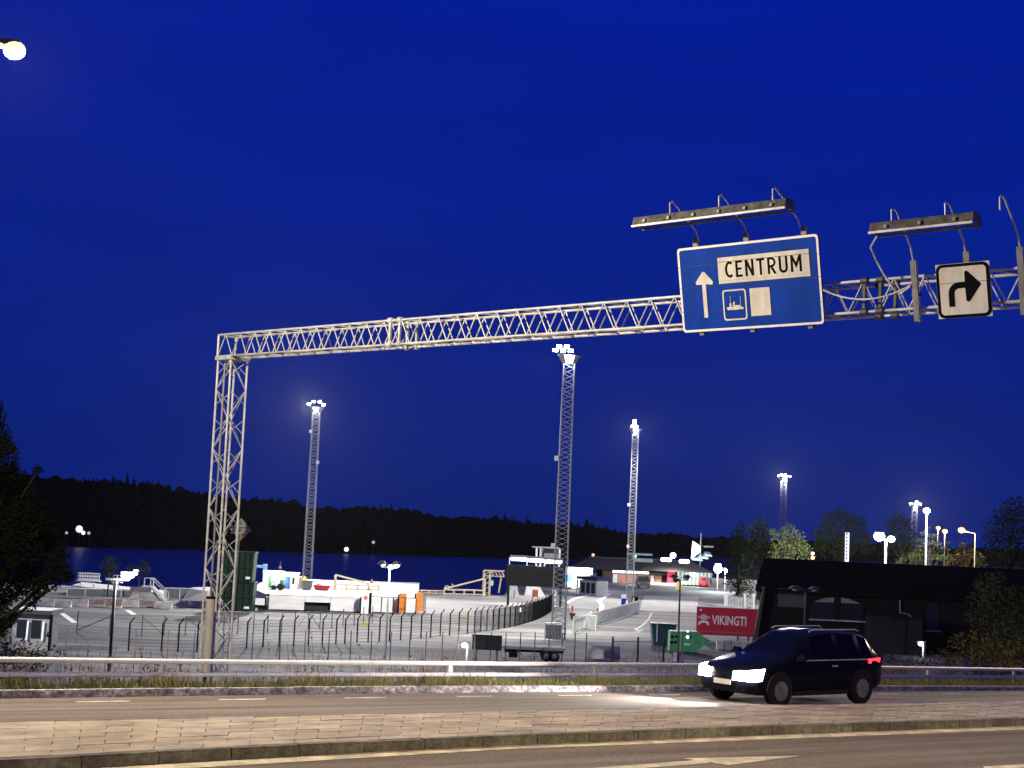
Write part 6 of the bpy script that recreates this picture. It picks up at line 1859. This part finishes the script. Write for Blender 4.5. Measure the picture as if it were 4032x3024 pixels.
def car(loc, heading, label):
    t = thing('car', label, 'car', loc, math.atan2(heading.y, heading.x))
    body, gl_side, gl_wind, gl_rear = MB(), {}, MB(), MB()
    S_ = [[Vector((s[0], y, z)) for y, z in sec(s)] for s in ST]
    for side in (1, -1):
        for i in range(len(ST) - 1):
            for k in range(8):
                q = [S_[i][k], S_[i + 1][k], S_[i + 1][k + 1], S_[i][k + 1]]
                q = [Vector((p.x, p.y * side, p.z)) for p in q]
                if side == -1:
                    q = q[::-1]
                tgt = body
                if k == 5 and i in (5, 6, 7, 9, 11) and i != 5:
                    tgt = gl_side.setdefault((side, i), MB())
                elif k in (6, 7) and i == 5:
                    tgt = gl_wind
                elif k in (6, 7) and i == 12:
                    tgt = gl_rear
                if k == 5 and i == 7:
                    tgt = gl_side.setdefault((side, i), MB())
                tgt.quad(*q)
        for i in (0, len(ST) - 1):
            pass
    for i in (0, len(ST) - 1):
        lp = [Vector((p.x, p.y, p.z)) for p in S_[i]] + [Vector((p.x, -p.y, p.z)) for p in S_[i][1:-1][::-1]]
        body.poly(lp if i else lp[::-1])
    me = body.mesh('body')
    bm = bmesh.new(); bm.from_mesh(me)
    bmesh.ops.remove_doubles(bm, verts=bm.verts, dist=.0005)
    bmesh.ops.recalc_face_normals(bm, faces=bm.faces)
    bm.to_mesh(me); bm.free()
    obj('body', me, PAINT, t, smooth=True)
    GLS = glass('car_glass', (0.004, 0.005, 0.006), 0.08); GLS.node_tree.nodes['Principled BSDF'].inputs['Specular IOR Level'].default_value = 0.1
    for mb in gl_side.values():
        obj('side_window', mb, GLS, t)
    obj('windscreen', gl_wind, GLS, t)
    obj('rear_window', gl_rear, GLS, t)
    for x in (1.36, -1.34):
        for s in (1, -1):
            obj('wheel_arch', MB().tube((x, s * .80, .36), (x, s * .918, .36), .39, 22), RUBBER, t)
            wh = obj('wheel', MB().tube((x, s * .72, .33), (x, s * .935, .33), .33, 24), RUBBER, t)
            obj('rim', MB().tube((x, s * .93, .33), (x, s * .945, .33), .21, 16), mat('alloy_rim', (0.35, 0.35, 0.36), 0.3, 0.8), wh)
            for a in range(5):
                an = R(72 * a)
                obj('spoke', MB().obox((x + .1 * math.cos(an), s * .95, .33 + .1 * math.sin(an)), Vector((math.cos(an), 0, math.sin(an))) * .1, (0, .008, 0), Vector((-math.sin(an), 0, math.cos(an))) * .022), MATS['alloy_rim'], wh)
    HL = emat('headlight_glow', (1.0, 0.97, 0.95), 45)
    for s in (1, -1):
        obj('headlight', MB().hexa([(2.17, s * .82, .53), (2.29, s * .36, .54), (2.15, s * .36, .54), (1.9, s * .87, .55), (2.13, s * .83, .76), (2.27, s * .36, .72), (2.1, s * .36, .73), (1.82, s * .88, .80)]), HL, t, fix=True)
        light('head_beam', 'SPOT', (2.34, s * .6, .65), 1500, (1, .93, .92), .06, t, target=(20, s * 1.2 - 5.0, .35), spot=R(95), blend=.8)
        light('head_glow', 'POINT', (2.30, s * .62, .66), 14, (1, .93, .95), .05, t)
        obj('tail_light', MB().hexa([(-2.12, s * .52, .84), (-2.02, s * .85, .84), (-1.55, s * .917, .88), (-2.05, s * .52, .84), (-2.13, s * .52, .99), (-2.03, s * .87, .99), (-1.55, s * .917, .97), (-2.05, s * .52, .98)]), emat('tail_glow', (1.0, 0.02, 0.03), 5), t, fix=True)
        obj('wing_mirror', MB().hexa([(.72, s * .9, .95), (.86, s * .9, .95), (.84, s * 1.1, .98), (.74, s * 1.1, .98), (.72, s * .9, 1.1), (.84, s * .9, 1.08), (.82, s * 1.1, 1.1), (.74, s * 1.1, 1.12)]), PAINT, t, fix=True)
        obj('door_handle', MB().box(-.5, -.32, s * .905, s * .925, .82, .85), STEEL, t)
        obj('window_trim', MB().box(-1.7, .75, s * .885, s * .90, .955, .975), STEEL, t)
        obj('roof_rail', MB().path([Vector((.1, s * .56, 1.56)), Vector((-.0, s * .56, 1.60)), Vector((-1.5, s * .55, 1.60)), Vector((-1.6, s * .55, 1.56))], .015, 6), STEEL, t)
        obj('door_seam', MB().box(-.62, -.605, s * .9085, s * .913, .32, .93), BLACK, t)
        obj('sill_trim', MB().box(-.9, .95, s * .88, s * .925, .22, .32), RUBBER, t)
    t.scale = (.9, .92, .93)
    light('tail_light_glow', 'POINT', (-2.3, .6, .9), 12, (1, .05, .05), .08, t)
    obj('grille', MB().hexa([(2.225, -.42, .42), (2.225, .42, .42), (2.19, .42, .42), (2.19, -.42, .42), (2.228, -.42, .56), (2.228, .42, .56), (2.19, .42, .56), (2.19, -.42, .56)]), BLACK, t)
    obj('bumper', MB().hexa([(2.20, -.6, .27), (2.20, .6, .27), (1.95, .8, .24), (1.95, -.8, .24), (2.24, -.56, .38), (2.24, .56, .38), (2.0, .83, .4), (2.0, -.83, .4)]), PAINT, t, fix=True)
    obj('number_plate', MB().box(2.232, 2.245, -.26, .26, .42, .53), CREAM, t)
    obj('high_brake_lamp', MB().box(-1.95, -1.88, -.2, .2, 1.38, 1.42), emat('tail_glow', (1, 0, 0), 5), t)
    return t
u_c = 0.668
pc = on_far(u_c, 0.45) - UP * .004
hd_ = along(M2b, u_c - .02) - along(M2b, u_c + .02); hd_.z = 0; hd_.normalize()
car(pc, hd_, 'dark car with lit headlights driving left along the far lane')

# ================================================================== thin haze added to put halos round the lamps
hz = MB().box(-1500, 1500, -80, 2200, -6, 75)
hm = bpy.data.materials.new('halo_haze')
hm.use_nodes = True
hn = hm.node_tree.nodes
hn.clear()
pv = hn.new('ShaderNodeVolumePrincipled')
pv.inputs['Color'].default_value = (0.95, 0.97, 1.0, 1)
pv.inputs['Density'].default_value = 0.000009
pv.inputs['Anisotropy'].default_value = 0.7
ho = hn.new('ShaderNodeOutputMaterial')
hm.node_tree.links.new(pv.outputs[0], ho.inputs['Volume'])
o = obj('haze', hz, hm)
o['kind'] = 'stuff'
